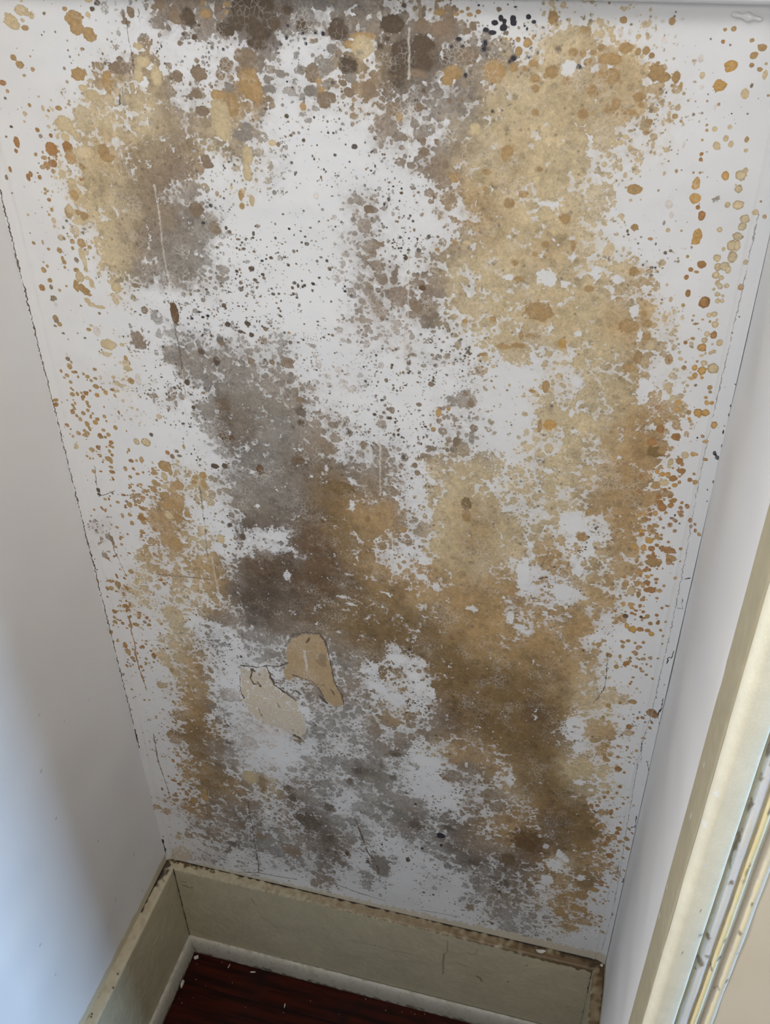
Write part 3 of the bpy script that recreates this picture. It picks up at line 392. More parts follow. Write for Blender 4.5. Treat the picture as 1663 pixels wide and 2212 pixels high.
SPOT_TEXT = """
643 14691 65 43 y;700 14663 54 21 y;732 14642 24 17 y;522 14602 66 57 y;556 14569 44 31 y;493 14653 22 17 y;638 14614 22 16 y;647 14554 35 22 b;858 14671 16 12 m;667 14761 16 10 y;1061 14710 23 19 b;1127 14636 90 64 b;
1143 14568 69 56 b;1248 14520 61 59 b;1270 14669 26 21 y;1378 14763 29 20 d;1317 14716 23 18 d;1299 14778 36 15 y;464 14313 31 27 b;512 14255 39 29 b;631 14223 21 19 b;530 14168 18 13 b;1064 14196 68 53 b;
291 14096 37 24 o;320 14029 18 17 b;282 13964 16 16 d;514 13916 18 19 b;647 13895 18 25 y;700 13880 15 13 b;630 13995 16 11 y;444 13839 21 20 y;423 13771 14 12 y;277 13719 16 12 d;539 13701 22 21 o;664 13657 21 23 o;
201 13628 12 10 d;297 13581 28 49 o;270 13503 18 21 o;462 13478 18 18 b;164 13332 15 30 o;100 13252 17 26 m;331 13260 22 37 o;822 13774 91 68 y;855 13747 57 49 y;1025 13851 90 96 y;1011 13765 56 49 y;1018 13846 20 23 w;
1265 13799 47 60 y;808 13903 32 22 b;915 13944 15 12 b;892 13996 20 23 p;810 13652 48 38 y;634 13539 64 66 o;811 13559 52 60 o;825 13470 58 71 b;619 13407 50 37 o;928 13395 33 31 b;503 13364 26 21 b;700 13310 41 42 y;
1180 13540 57 75 b;1204 13492 68 40 b;969 13528 98 60 y;1014 13501 23 18 w;783 13243 47 42 y;1343 14144 59 91 b;1485 14266 101 54 m;1493 14337 32 22 m;1709 14318 73 44 y;1816 14217 52 80 y;1651 14228 42 72 y;
1691 14158 48 45 w;1765 14285 42 31 w;1088 14088 44 28 y;1173 14027 71 56 y;1234 13955 55 38 y;1690 14439 39 30 y;2073 14477 22 21 m;2014 14224 47 53 m;1667 14700 36 42 m;1599 14665 14 50 m;1606 14623 41 17 m;
1947 14662 38 23 g;1891 14743 30 23 m;1949 14765 40 41 m;2058 14702 40 66 m;2082 14661 60 41 m;2114 14550 18 13 d;2177 14680 59 74 d;2220 14640 35 18 d;2324 14786 21 18 b;2338 14707 51 34 b;2458 14753 39 32 m;
2536 14780 31 24 b;2471 14688 24 18 m;2524 14726 24 16 b;2499 14599 83 58 d;2592 14642 87 57 d;2779 14680 105 65 d;2707 14727 134 64 d;2789 14591 106 66 d;2776 14508 87 50 d;2928 14648 48 49 d;2874 14787 57 48 d;
2646 14781 67 40 d;3050 14751 47 32 d;3165 14638 52 48 d;3170 14594 19 16 k;3460 14611 88 72 d;3463 14675 55 40 d;3459 14603 56 48 d;3335 14588 16 18 k;3271 14595 13 11 k;3186 14511 13 13 k;3182 14548 9 8 k;
3023 14551 12 11 k;3041 14639 13 13 k;2214 14528 28 24 d;2461 14443 14 13 k;2331 14487 14 8 k;2471 14329 58 59 m;2206 14250 74 63 m;2263 14234 29 25 m;2410 14238 42 32 m;2208 14349 22 21 m;2476 14155 46 44 g;
2166 14084 50 43 m;2107 14068 21 14 m;2651 14387 109 68 m;2704 14329 94 60 m;2753 14322 44 47 g;2669 14181 100 132 b;2722 14113 45 71 b;2375 14080 72 49 b;2369 13954 93 101 y;2373 13816 78 103 y;2498 14005 56 99 b;
2203 13946 63 46 m;2827 14226 42 39 g;2855 14154 42 39 g;2823 14073 28 28 m;2805 14152 30 35 g;2949 14274 47 39 g;3131 14311 43 41 g;3225 14289 62 76 m;3348 14353 71 63 g;3192 14151 56 50 g;3319 14087 73 70 m;
3297 14168 27 24 b;3388 14107 34 43 m;3275 14232 29 26 b;3533 14360 75 71 d;3548 14268 57 42 g;3489 14228 33 26 m;3534 14157 48 39 m;3661 14577 110 32 b;3557 14517 56 33 b;3658 14504 92 89 y;3634 14458 26 23 g;
3663 14652 26 22 g;3397 14479 42 39 g;3274 14536 19 16 m;3705 14190 57 55 m;3125 14025 30 32 b;2971 13942 20 18 d;2751 13950 30 27 g;2596 13828 62 51 g;2563 13761 93 47 g;2825 13715 36 28 y;2880 13704 18 19 m;
2185 13541 48 44 m;2205 13494 54 29 m;2586 13593 47 96 y;2571 13448 42 88 y;3043 14170 12 10 d;2998 14216 10 9 k;3910 14671 99 71 d;3981 14466 91 105 d;3943 14350 64 50 d;3864 14567 25 24 d;3804 14513 27 21 d;
4143 14536 94 72 d;4144 14399 90 73 d;4108 14324 73 33 m;4434 14585 25 16 k;4376 14529 14 13 k;4469 14534 16 14 k;4642 14564 22 20 k;4637 14524 23 27 k;4644 14653 24 19 k;4692 14635 34 17 k;4714 14705 30 19 k;
4755 14737 20 24 k;4782 14719 19 17 k;4780 14673 31 25 k;4848 14736 24 23 k;4854 14709 25 23 k;4965 14752 21 19 k;5007 14719 18 14 k;4958 14669 8 14 k;4939 14689 8 7 k;4736 14797 19 17 m;4696 14554 17 16 m;
4663 14521 13 12 d;4661 14474 12 11 d;4500 14327 16 20 k;4102 14127 13 12 k;4728 14067 11 12 k;4582 14823 10 8 k;4581 14776 21 18 b;4501 14796 15 14 b;4411 14758 21 14 b;4454 14775 19 11 b;4515 14757 26 15 b;
4360 14715 35 31 m;4544 14677 26 32 m;4502 14641 30 23 m;4281 14767 52 23 b;4142 14678 53 47 m;4292 14651 79 55 m;4000 14806 19 17 d;4088 14789 19 19 m;4158 14786 18 20 m;4508 14468 97 64 m;4396 14343 76 57 b;
4353 14284 54 41 b;4349 14447 27 23 d;4728 14364 83 89 b;4969 14574 34 35 b;4905 14514 31 28 b;4896 14595 21 19 b;5009 14614 12 18 b;4801 14596 12 11 b;4842 14596 12 11 b;5023 14431 32 30 b;4879 14394 35 32 b;
4957 14389 22 24 b;5044 14324 43 31 b;5124 14343 21 20 b;5172 14381 51 48 b;5054 14248 35 32 b;5148 14751 41 45 b;4128 14072 46 33 m;3959 13991 33 44 b;3913 14045 56 52 m;4592 13923 41 48 y;5067 14075 31 29 b;
4864 13763 55 44 b;4848 13736 32 53 b;4428 13520 43 41 b;4699 13587 33 23 b;5137 13638 23 22 b;4006 13826 29 27 m;4162 13812 26 25 m;4285 13806 28 25 m;4177 13723 38 36 m;4354 13625 28 32 m;3942 14242 42 34 d;
4163 14201 18 17 d;4483 14144 23 21 m;4375 14131 20 17 m;4901 14183 18 16 m;4868 14461 24 25 k;4839 14436 12 13 k;5292 14402 51 47 w;5374 14417 20 19 k;5666 14750 28 25 b;5794 14751 17 12 p;5745 14756 13 10 p;
6010 14749 22 26 b;5947 14750 31 20 p;6078 14769 22 18 p;5723 14722 10 9 m;5787 14643 20 19 y;5723 14674 26 28 p;5651 14668 31 37 p;5976 14629 28 33 pR;5389 14675 23 24 b;5484 14738 16 21 y;5705 14564 53 38 b;
5797 14540 20 27 b;5857 14550 28 29 b;5898 14517 23 21 b;5525 14558 29 27 b;5322 14520 37 31 b;5394 14515 27 31 b;5471 14525 25 23 b;5600 14483 90 42 b;5627 14363 60 59 b;5542 14380 21 31 b;5437 14454 37 27 b;
5296 14314 38 26 b;5207 14539 23 23 m;5956 14396 65 62 b;6016 14375 48 35 b;6097 14378 32 46 b;6143 14318 14 27 b;5931 14426 24 38 b;6078 14315 12 13 b;5953 14469 18 12 b;5841 14221 37 38 b;5882 14227 21 20 b;
5873 14166 23 20 b;5781 14109 59 24 b;5644 14119 42 41 b;5440 14076 43 40 b;5684 14170 34 40 b;5493 14250 46 40 b;6474 14473 45 38 c;6455 14450 20 23 c;6422 14329 44 43 c;6389 14708 15 13 b;6446 14713 17 16 b;
6389 14629 15 15 o;6284 14397 19 26 y;6255 14507 28 38 p;6296 14316 28 23 p;6437 14200 12 13 b;6413 14179 18 32 p;6541 14138 6 6 k;6571 14095 6 6 g;6378 14047 11 10 b;6384 14009 11 11 b;6439 14022 21 19 y;
6546 14040 18 18 y;6533 13957 22 26 y;6579 13916 19 25 y;6477 13902 28 28 y;6492 13882 16 15 y;6364 13936 10 10 b;6374 13831 15 13 o;6377 13792 15 15 o;6133 14098 23 21 b;6186 14064 13 13 b;6235 14103 13 16 p;
6068 13812 25 30 p;6209 13691 12 17 b;6339 13688 10 12 b;6388 13690 10 10 b;5757 13586 10 11 b;5805 13591 7 7 m;6051 13966 7 7 m;5997 14285 6 5 k;6044 14262 6 6 k;6232 13893 17 41 p;5948 14052 25 15 b;5943 13969 23 15 b;
5787 13927 25 18 y;5750 13883 24 21 y;5646 13704 24 24 y;6475 13900 27 31 y;6577 13916 19 25 y;6534 13953 19 17 y;6686 13955 17 22 b;6696 13875 15 15 y;6580 13678 30 36 cR;6697 13692 41 42 yR;6723 13726 22 23 y;
6696 13584 30 31 yR;6672 13613 10 10 y;6640 13451 21 24 yR;6721 13458 44 39 yR;6376 13832 14 14 o;6376 13794 15 15 o;6376 13610 28 49 c;6374 13580 28 21 c;6386 13488 43 40 c;6419 13416 18 19 o;6461 13352 28 40 oR;
6454 13186 39 52 c;6448 13143 34 33 c;6617 13247 22 24 yR;6860 13412 25 24 y;6882 13500 10 10 b;6931 13387 17 18 b;6793 13349 35 37 yR;6786 13288 35 34 yR;6766 13204 42 34 yR;6733 13125 38 44 yR;6775 13128 26 47 yR;
6758 13028 39 50 yR;6677 13089 15 19 y;6640 13011 32 32 yR;6657 12933 29 34 yR;6709 12949 39 40 yR;6745 12919 26 34 yR;6653 12867 29 34 yR;6702 12846 21 23 yR;6681 12797 21 26 y;6708 12770 24 26 yR;6758 12782 22 25 y;
6866 12997 21 25 y;6870 12785 21 26 cR;6701 12702 23 22 yR;6744 12692 13 15 y;6709 12643 20 22 yR;6746 12647 17 19 yR;6662 12743 13 15 y;6528 12946 37 37 o;6449 12897 19 20 o;6502 12880 19 12 b;6407 13005 13 14 b;
6427 12828 19 23 o;6463 12691 22 33 o;6604 12625 44 52 oR;6440 12580 16 18 b;6541 12494 11 11 b;6538 12450 10 11 b;6554 12417 8 9 b;6588 12424 8 9 b;6602 12379 7 8 b;6620 12466 12 9 b;6665 12510 23 23 yR;
6704 12524 27 27 yR;6682 12453 11 12 b;6728 12431 27 29 yR;6737 12475 11 12 y;6678 12340 23 26 yR;6735 12335 26 34 oR;6669 12276 27 28 yR;6656 12206 39 38 cR;6739 12249 10 11 y;6795 12272 27 31 yR;6571 12284 19 16 b;
6515 12241 17 19 o;6669 12131 18 16 y;6697 12156 11 13 y;6737 12167 16 19 y;6761 12182 22 20 y;6699 12062 28 26 yR;6787 12020 47 51 yR;6700 11988 35 42 cR;6629 12007 24 29 cR;6643 12071 13 13 b;6646 11931 22 29 cR;
6616 11897 20 16 c;6710 11914 17 16 c;6543 11998 20 21 o;6497 12079 25 19 y;6547 12055 10 11 b;6599 11821 16 17 y;6586 11758 14 17 y;6670 11833 13 13 m;6792 11829 22 26 b;6803 11786 17 17 b;6778 11723 17 17 c;
6792 11675 20 24 c;6836 11681 20 20 c;6553 11642 27 29 c;6550 11568 29 27 cR;6487 11685 20 30 y;6598 11604 12 14 b;6733 11563 37 41 cR;6801 11573 34 38 cR;6751 11525 17 14 c;6655 11553 23 26 b;6672 11488 17 19 c;
6616 11503 10 10 b;6894 11461 27 41 cR;6402 12062 39 52 b;6409 12063 17 19 o;6374 11571 26 28 o;6395 11432 44 42 b;6437 11348 37 43 o;6380 11199 45 43 o;6428 11098 75 62 n;6487 11116 37 40 b;6587 11287 41 43 o;
6489 11484 18 21 b;6814 11329 17 18 o;6774 11305 9 11 k;6853 11279 26 21 c;6656 11029 33 37 o;6699 11102 33 36 y;6767 11125 26 25 c;6797 11126 15 14 c;6882 11085 25 20 b;6580 11008 27 41 y;6574 10950 21 19 y;
6438 10948 21 22 b;6500 10945 18 19 b;6691 10921 45 32 o;6811 10908 15 15 b;6631 10829 39 38 o;6579 10865 27 30 c;6526 10860 27 26 c;6476 10881 21 26 c;6556 10765 52 42 y;6483 10723 43 46 b;6696 10793 15 19 b;
6784 10836 24 26 o;6836 10820 25 28 c;6659 10752 26 25 c;6615 10710 15 15 o;6579 10690 21 19 o;6992 10883 10 17 m;6533 10603 28 31 o;6429 10576 34 35 b;6638 10617 25 23 o;6678 10578 25 29 o;6550 10536 31 27 o;
6657 10514 28 31 o;6753 10505 21 20 o;6808 10534 23 27 o;6430 10486 34 36 b;6579 10485 46 31 o;5909 13525 59 43 b;5950 13220 32 28 b;6218 13216 18 19 y;6324 13217 10 11 b;6090 13131 21 14 b;6123 12856 30 20 b;
6351 13071 21 17 p;6192 13427 39 47 p;6225 13341 29 38 p;6150 12649 19 12 b;6907 12527 7 7 k;6879 12374 7 8 k;6876 11843 6 7 k;6875 12078 5 6 k;6990 11916 7 8 k;7017 12551 5 12 k;6992 11700 8 13 k;6994 11611 6 17 k;
6980 11425 7 24 k;6994 11283 6 18 k;6948 11180 15 25 k;6981 11144 15 22 k;6965 11151 7 29 k;6957 10772 6 9 k;6975 10648 4 11 k;6586 14643 17 14 b;6667 14601 32 25 b;6620 14545 26 25 b;6617 14479 19 17 b;
6715 14492 13 11 y;6679 14453 21 17 b;6722 14420 18 36 y;6645 14340 12 15 m;6775 14276 12 10 b;6608 14283 30 37 y;481 13159 17 15 b;473 13118 15 13 b;502 13061 21 17 o;407 12983 13 12 g;121 13103 12 10 m;
511 12967 18 20 b;470 12914 16 14 b;506 12860 25 31 y;501 12803 20 20 y;235 12897 15 13 y;208 12711 10 9 m;220 12613 19 19 b;325 12627 11 23 b;368 12562 20 16 b;494 12559 30 32 b;508 12478 20 30 b;522 12444 25 28 b;
518 12390 18 17 b;261 12336 28 29 b;198 12147 30 33 o;280 12421 14 12 b;313 12382 15 17 b;311 12232 26 24 b;306 12161 21 27 m;303 12046 37 25 m;284 12020 24 17 m;311 11973 24 38 p;272 11815 32 38 b;303 11750 29 28 b;
241 11728 21 13 m;271 11784 27 26 m;317 11650 19 13 m;304 11404 19 40 p;305 11351 27 27 m;305 11265 30 38 b;337 11315 16 19 b;401 12137 18 17 b;490 12192 15 12 b;759 12657 44 48 b;737 12543 35 69 y;756 12465 27 58 y;
753 12396 23 33 y;662 12666 27 25 b;652 12598 20 21 b;668 12480 25 28 m;644 12374 31 26 b;666 12306 51 60 y;751 12303 25 24 y;606 12207 31 60 b;670 12189 41 48 b;707 12157 45 36 b;737 12124 28 17 b;788 12248 31 48 y;
697 12054 32 31 y;738 12016 45 27 y;823 12001 64 22 y;638 11729 29 21 b;674 11777 23 18 y;725 11720 52 64 p;837 11581 92 59 y;993 11598 26 23 y;1181 11657 96 122 mS;1154 11717 64 64 mS;1319 12015 37 43 m;
1646 12013 43 121 r;1061 12232 60 50 y;1270 12275 37 24 m;685 12948 39 60 b;700 12986 36 44 y;762 12867 55 33 y;848 12933 48 38 b;789 12961 30 27 b;780 13125 45 48 b;775 13206 47 19 y;607 11991 12 11 m;571 11627 15 12 m;
496 11670 9 9 m;1002 11446 24 29 b;610 11269 27 20 b;1003 11316 53 27 y;846 12625 22 21 b;917 12676 17 25 y;825 12801 15 13 m;798 12760 15 16 m;596 12799 15 16 m;576 12687 17 16 m;3198 13287 31 35 pR;2485 13243 27 45 b;
2484 13142 27 33 b;2587 13200 27 51 y;3670 13203 35 37 m;3534 13099 31 25 g;2185 12923 56 64 m;2023 13078 78 63 m;2078 12957 20 15 k;2188 12732 18 16 d;2385 12341 25 23 d;2543 12448 23 13 d;2521 12554 25 24 d;
2365 12518 16 16 d;2207 11952 33 27 d;2415 11986 33 24 d;2003 12023 19 17 k;1947 12005 17 13 k;1916 12055 17 12 k;1828 11978 17 15 k;2189 12144 21 16 d;2335 11889 29 17 d;2574 11825 47 36 mS;2443 11864 26 27 d;
1870 11617 37 33 d;2029 11529 37 51 d;2115 11737 36 31 m;2407 11574 36 44 m;2787 11594 71 62 mS;2634 11588 31 30 m;2837 11624 33 30 m;2907 12397 15 16 d;3115 12453 18 15 k;3031 12431 15 16 d;2914 12336 15 15 d;
2945 12305 15 12 d;3105 12388 13 16 d;2886 12617 17 15 d;2945 12755 13 17 m;3264 12693 13 15 d;2629 12640 13 11 k;2721 12675 18 15 d;2670 12660 11 10 k;3430 12416 17 11 k;3427 12463 11 11 k;3081 11822 46 36 gS;
2967 12229 18 23 g;2770 12151 11 12 d;2771 12096 14 12 d;2919 12965 13 10 k;3030 12953 11 10 d;5233 13359 101 20 w;5277 12720 77 71 w;4938 12699 49 22 w;3703 13205 30 39 m;3820 13258 11 18 k;3742 13373 10 8 k;
3901 13417 12 8 k;3975 13403 10 9 k;3861 13388 8 8 k;3837 13050 8 8 k;4038 12966 9 9 k;4108 13290 16 13 g;4151 13186 14 14 m;4904 13340 49 47 b;5015 13427 37 33 b;4701 13447 21 20 b;5234 13016 33 31 b;5151 12922 24 20 b;
4168 12517 29 28 r;4117 12322 53 49 m;4243 12324 31 31 m;4081 11836 41 33 mS;4296 12883 24 16 b;4989 12826 27 30 b;4822 12280 32 27 b;5235 12404 128 95 b;5070 12047 61 27 b;4938 12021 82 25 b;5088 12150 20 44 b;
4746 11919 42 18 b;5184 12160 70 24 b;4567 12237 23 20 b;3783 12896 27 18 m;3781 12182 24 25 m;3698 12801 17 21 m;5037 12688 49 25 b;4707 12563 8 31 b;4453 12966 20 16 b;4561 12970 49 20 y;5379 13248 46 47 b;
5462 12114 40 52 c;5993 12841 41 44 b;6011 12347 85 68 b;6136 12059 43 65 b;6074 11941 58 44 b;6184 12270 37 42 b;6226 12178 38 48 y;6168 12385 42 36 b;6128 12464 26 41 b;5641 12653 42 30 b;5643 11990 34 39 y;
5905 12586 33 25 b;5471 13026 19 48 b;6119 12857 32 14 b;5691 12799 56 59 w;6048 12497 42 61 w;6123 12263 24 68 w;5589 12226 35 28 w;5864 12764 42 36 w;5428 12683 44 26 w;258 10916 31 31 b;321 10927 21 28 b;
373 10948 17 17 b;573 11052 36 31 b;560 10941 30 28 c;674 10991 27 31 c;495 11164 27 22 b;532 11122 19 19 b;592 11156 22 17 b;273 11069 22 22 b;382 11146 16 17 b;210 11115 19 14 b;336 11198 27 19 b;417 10840 22 20 b;
428 10785 22 20 b;403 10733 20 23 b;340 10689 25 26 b;282 10603 23 30 b;249 10641 20 21 b;241 10735 20 20 b;208 10689 20 18 b;376 10498 21 33 b;311 10455 20 27 b;218 10413 26 27 b;464 10588 32 32 c;595 10681 22 25 b;
548 10500 25 21 b;595 10449 25 27 b;553 10410 20 18 b;702 10554 25 29 b;153 10230 23 37 y;589 10301 23 21 b;1008 11174 37 38 b;1260 11026 50 48 mS;1262 10773 34 34 y;931 10407 36 45 yR;1048 10416 58 57 yR;
1098 11206 40 81 p;555 10098 26 47 b;541 10005 26 22 b;433 10148 23 25 b;719 10010 23 34 b;949 10166 28 40 b;883 10146 20 18 b;1229 10128 77 77 b;1286 10062 31 43 b;1206 9989 35 62 y;1064 9882 40 38 b;1071 10058 21 31 b;
1100 10014 25 22 b;1032 9776 46 45 b;927 9736 32 29 b;1181 9839 50 35 y;1361 9892 70 66 b;1161 9712 64 51 b;1308 9682 85 96 b;1181 9582 72 73 b;1305 9571 57 65 b;1347 10279 27 33 m;1413 10354 25 22 m;1438 10300 33 18 m;
1016 9369 44 47 b;1163 9427 55 50 y;1280 9407 58 66 b;815 9268 39 34 b;659 9240 24 24 b;439 9126 24 21 b;1137 9219 59 42 b;1055 9071 67 69 b;1190 9012 74 104 b;873 9020 33 38 b;768 9127 27 24 b;761 9518 24 23 b;
532 9519 27 20 b;306 9649 24 33 d;301 9592 27 17 d;326 8927 25 53 m;336 8869 19 43 m;1661 11236 32 33 d;1693 10941 23 25 d;2039 11021 89 81 rS;2027 10871 64 55 dS;1854 10956 90 96 gS;1991 10632 39 36 r;
2092 10619 32 36 r;2252 11142 112 80 gS;2901 11057 61 80 dS;2899 11200 36 39 m;2892 10930 34 35 d;2832 10434 89 57 rS;2374 10262 42 66 r;1963 10242 37 36 d;1849 10224 47 33 d;2073 9283 39 46 d;1972 9240 25 27 m;
1583 10034 34 34 b;1690 10081 48 46 b;1561 9970 35 25 b;1674 9958 34 62 b;1409 9494 40 57 b;1925 9425 28 29 d;2164 9500 83 97 dS;3291 10163 163 88 n;3418 10878 31 38 d;3556 10751 36 47 m;1787 9206 50 67 y;
1575 9084 72 68 y;1442 9142 44 34 y;2845 9322 175 162 rS;2502 9370 150 73 w;2299 9765 30 25 w;2958 10254 28 23 w;3135 10396 20 51 w;3866 11207 32 36 m;4138 11301 27 25 m;4335 11233 29 44 b;4434 11290 20 25 b;
4522 10932 31 58 m;4253 11538 27 27 m;4287 11048 25 23 b;4651 11381 33 43 m;4593 11478 26 22 m;4475 11395 66 49 gS;4274 10817 80 46 mS;4217 10715 69 40 mS;4101 10588 29 34 m;4125 10496 29 35 m;5226 11595 31 19 b;
5422 11258 52 61 c;5434 10990 43 63 y;5352 11653 36 70 b;5328 11227 21 74 b;4694 11112 39 38 m;4676 11007 33 77 g;4434 10821 23 24 m;4649 10189 53 78 n;4654 10046 47 79 b;3980 9734 35 42 b;4842 10555 34 38 y;
6381 10349 23 24 c;6472 10426 19 16 o;6485 10374 21 24 o;6431 10378 21 16 c;6530 10395 25 34 c;6582 10472 41 52 o;6659 10519 29 29 o;6547 10526 27 29 o;6627 10419 17 18 o;6811 10531 24 28 o;6757 10499 20 21 o;
6774 10455 18 18 o;6773 10411 23 21 o;6867 10373 22 29 o;6914 10340 16 19 o;6884 10301 16 27 o;6931 10268 16 27 o;6688 10279 27 32 o;6744 10216 21 22 o;6718 10346 19 21 o;6689 10362 17 16 r;6590 10333 15 19 o;
6483 10312 19 16 o;6429 10156 30 30 c;6440 10116 30 22 o;6520 10053 42 41 c;6555 9960 36 36 o;6479 9953 28 42 c;6387 9943 32 34 c;6584 10150 15 16 o;6624 10143 15 16 o;6707 10070 15 16 o;6597 10007 13 17 o;
6658 10004 13 14 o;6494 10231 19 19 o;6535 10176 17 14 o;6716 10405 10 13 k;6774 10315 10 13 k;5902 10299 41 48 b;5864 9975 55 50 b;6232 11719 60 141 w;5629 11735 48 57 w;5611 11401 23 53 w;6106 10989 23 20 w;
5746 10139 121 132 w;5749 9881 49 72 w;6749 9825 34 36 o;6793 9804 10 13 o;6854 9853 10 13 o;6840 9638 18 22 c;6543 9850 26 30 o;6602 9869 23 17 o;6534 9678 26 24 o;6574 9691 18 22 o;6546 9713 18 19 o;6490 9630 29 24 c;
6571 9595 23 24 c;6604 9625 20 17 c;6576 9526 35 31 o;6360 9456 38 34 b;6480 9486 29 44 b;6431 9373 42 56 y;6587 9422 35 31 o;6664 9533 16 18 o;6666 9462 13 16 o;6746 9509 16 18 o;6714 9452 11 13 o;6378 9180 21 37 c;
6459 9197 38 21 c;6550 9193 20 28 o;6471 9141 27 16 c;6424 9014 27 35 r;6591 9116 19 23 o;6580 9039 17 23 r;6737 9097 20 21 o;6686 8968 24 26 o;6805 8896 17 21 o;6596 8860 36 33 o;6675 8860 29 28 o;6720 8821 32 36 c;
6519 8843 43 42 c;6453 8877 26 36 c;6318 8890 26 21 b;6248 8612 26 22 b;6193 8542 34 32 b;6318 8412 34 35 b;6448 8570 21 30 b;6494 8663 24 24 o;6571 8652 17 17 o;6655 8679 19 22 o;6608 8583 19 25 o;6601 8488 17 22 o;
6551 8422 19 25 o;6621 8437 12 17 o;6419 8254 30 33 b;6629 8309 19 23 o;6679 8289 16 20 o;6754 8208 16 18 o;6734 8366 14 18 o;6440 8421 18 33 b;6067 8815 26 27 b;6601 8026 16 18 o;6610 8062 14 16 o;6683 7329 35 42 o;
6909 7385 22 25 o;6736 7242 20 23 o;6809 7522 25 25 o;6755 7500 16 25 o;6437 7924 20 21 y;6384 7896 22 27 y;6409 7612 33 38 b;6375 7410 24 31 b;5305 9352 65 215 w;5746 9208 116 116 w;5865 9556 62 89 w;4350 8990 38 62 w;
4190 9104 64 42 w;4201 9338 63 63 w;5200 8716 44 91 w;5307 8605 68 43 w;4770 8756 58 37 w;5173 8950 32 26 w;6085 7138 109 192 w;4154 7345 35 54 w;4316 7289 50 98 w;4186 7754 75 63 w;5399 8541 49 24 w;5512 8998 48 22 w;
6071 7153 32 34 gS;6047 7058 32 23 dS;2572 8802 42 86 w;3244 8616 49 31 w;3349 8517 63 21 w;3880 7773 118 67 w;3646 7215 94 72 w;3467 7463 66 51 w;4101 7525 64 50 w;3874 7055 129 101 w;6153 6810 78 109 w;
6231 6182 75 42 w;6380 6076 35 30 w;5922 4718 46 63 w;6074 4355 91 137 w;6124 4628 58 88 w;6208 4533 40 64 w;5998 3986 82 129 w;5921 3795 70 68 w;6449 4212 46 65 w;6762 4836 48 59 o;6793 5340 32 45 o;6562 5389 35 59 o;
6412 5787 24 30 o;6486 5804 29 30 o;6442 6894 28 27 b;6528 6778 28 28 b;6457 6767 32 28 b;6499 6687 45 40 b;6729 6518 18 24 o;6714 6247 23 29 o;6794 5939 18 26 o;6734 5814 19 26 o;6669 5725 29 65 o;6553 6000 24 34 o;
6583 6097 24 38 b;6460 5471 34 36 b;6611 5206 34 37 o;6700 5177 38 41 o;6671 5059 30 42 o;6785 4650 22 38 o;6642 4491 57 49 b;6719 4210 37 55 o;6651 4013 65 56 b;6572 3835 26 36 b;6418 3774 52 47 b;6556 3485 52 67 b;
6447 3483 75 80 b;6244 3316 68 109 b;5373 3458 25 22 k;4957 2878 82 101 mS;4963 4022 71 78 dS;5456 3697 43 59 dS;5053 5516 66 37 nS;5087 5411 59 37 nS;5713 4706 191 195 rS;5437 4275 106 127 rS;5643 4854 161 120 rS;
2221 3326 156 159 mS;2492 6051 56 68 dS;2498 5918 81 80 mS;1481 5902 37 37 dS;1454 5543 62 44 dS;1298 5363 70 99 mS;896 4152 75 96 b;894 4269 56 65 b;705 4011 53 73 b;606 4138 38 61 b;654 4219 26 33 b;691 4768 30 37 b;
737 4906 64 52 b;1220 3109 97 78 dS;1424 3615 84 80 mS;775 3124 98 54 mS;1717 3496 93 86 mS;2405 4164 70 108 dS;2573 4116 122 162 dS;2285 4814 69 76 dS;2318 4599 69 104 dS;689 5388 25 25 b;563 5136 22 25 b;
574 5005 22 26 b;593 5072 33 26 b;629 4997 26 21 b;545 4392 23 33 b;553 4794 15 21 o;203 4128 19 39 m;1700 4878 123 128 y;1880 4811 52 231 nS;2291 3309 64 72 mS;4241 6001 163 89 w;3591 3459 163 238 gS;
3621 3275 103 142 gS;4494 4464 63 56 k;4306 4230 48 31 dS;4498 4247 19 36 k;4226 4071 23 26 k;4022 3729 33 44 d;3824 5510 43 58 dS;3657 5701 39 46 dS;3396 5506 142 71 dS;3519 5404 158 118 gS;3852 6007 121 56 dS;
2854 3850 49 77 dS;2785 3525 28 45 d;3089 3552 28 67 d;2914 3503 21 45 d;4127 4579 80 126 dS;3580 4570 74 89 gS;4514 5713 42 41 nS;4584 4673 78 62 dS;4047 4901 41 54 mS;3198 5256 48 84 dS;2856 4557 101 103 dS;
3634 3965 13 21 k;4125 5048 22 19 k
"""
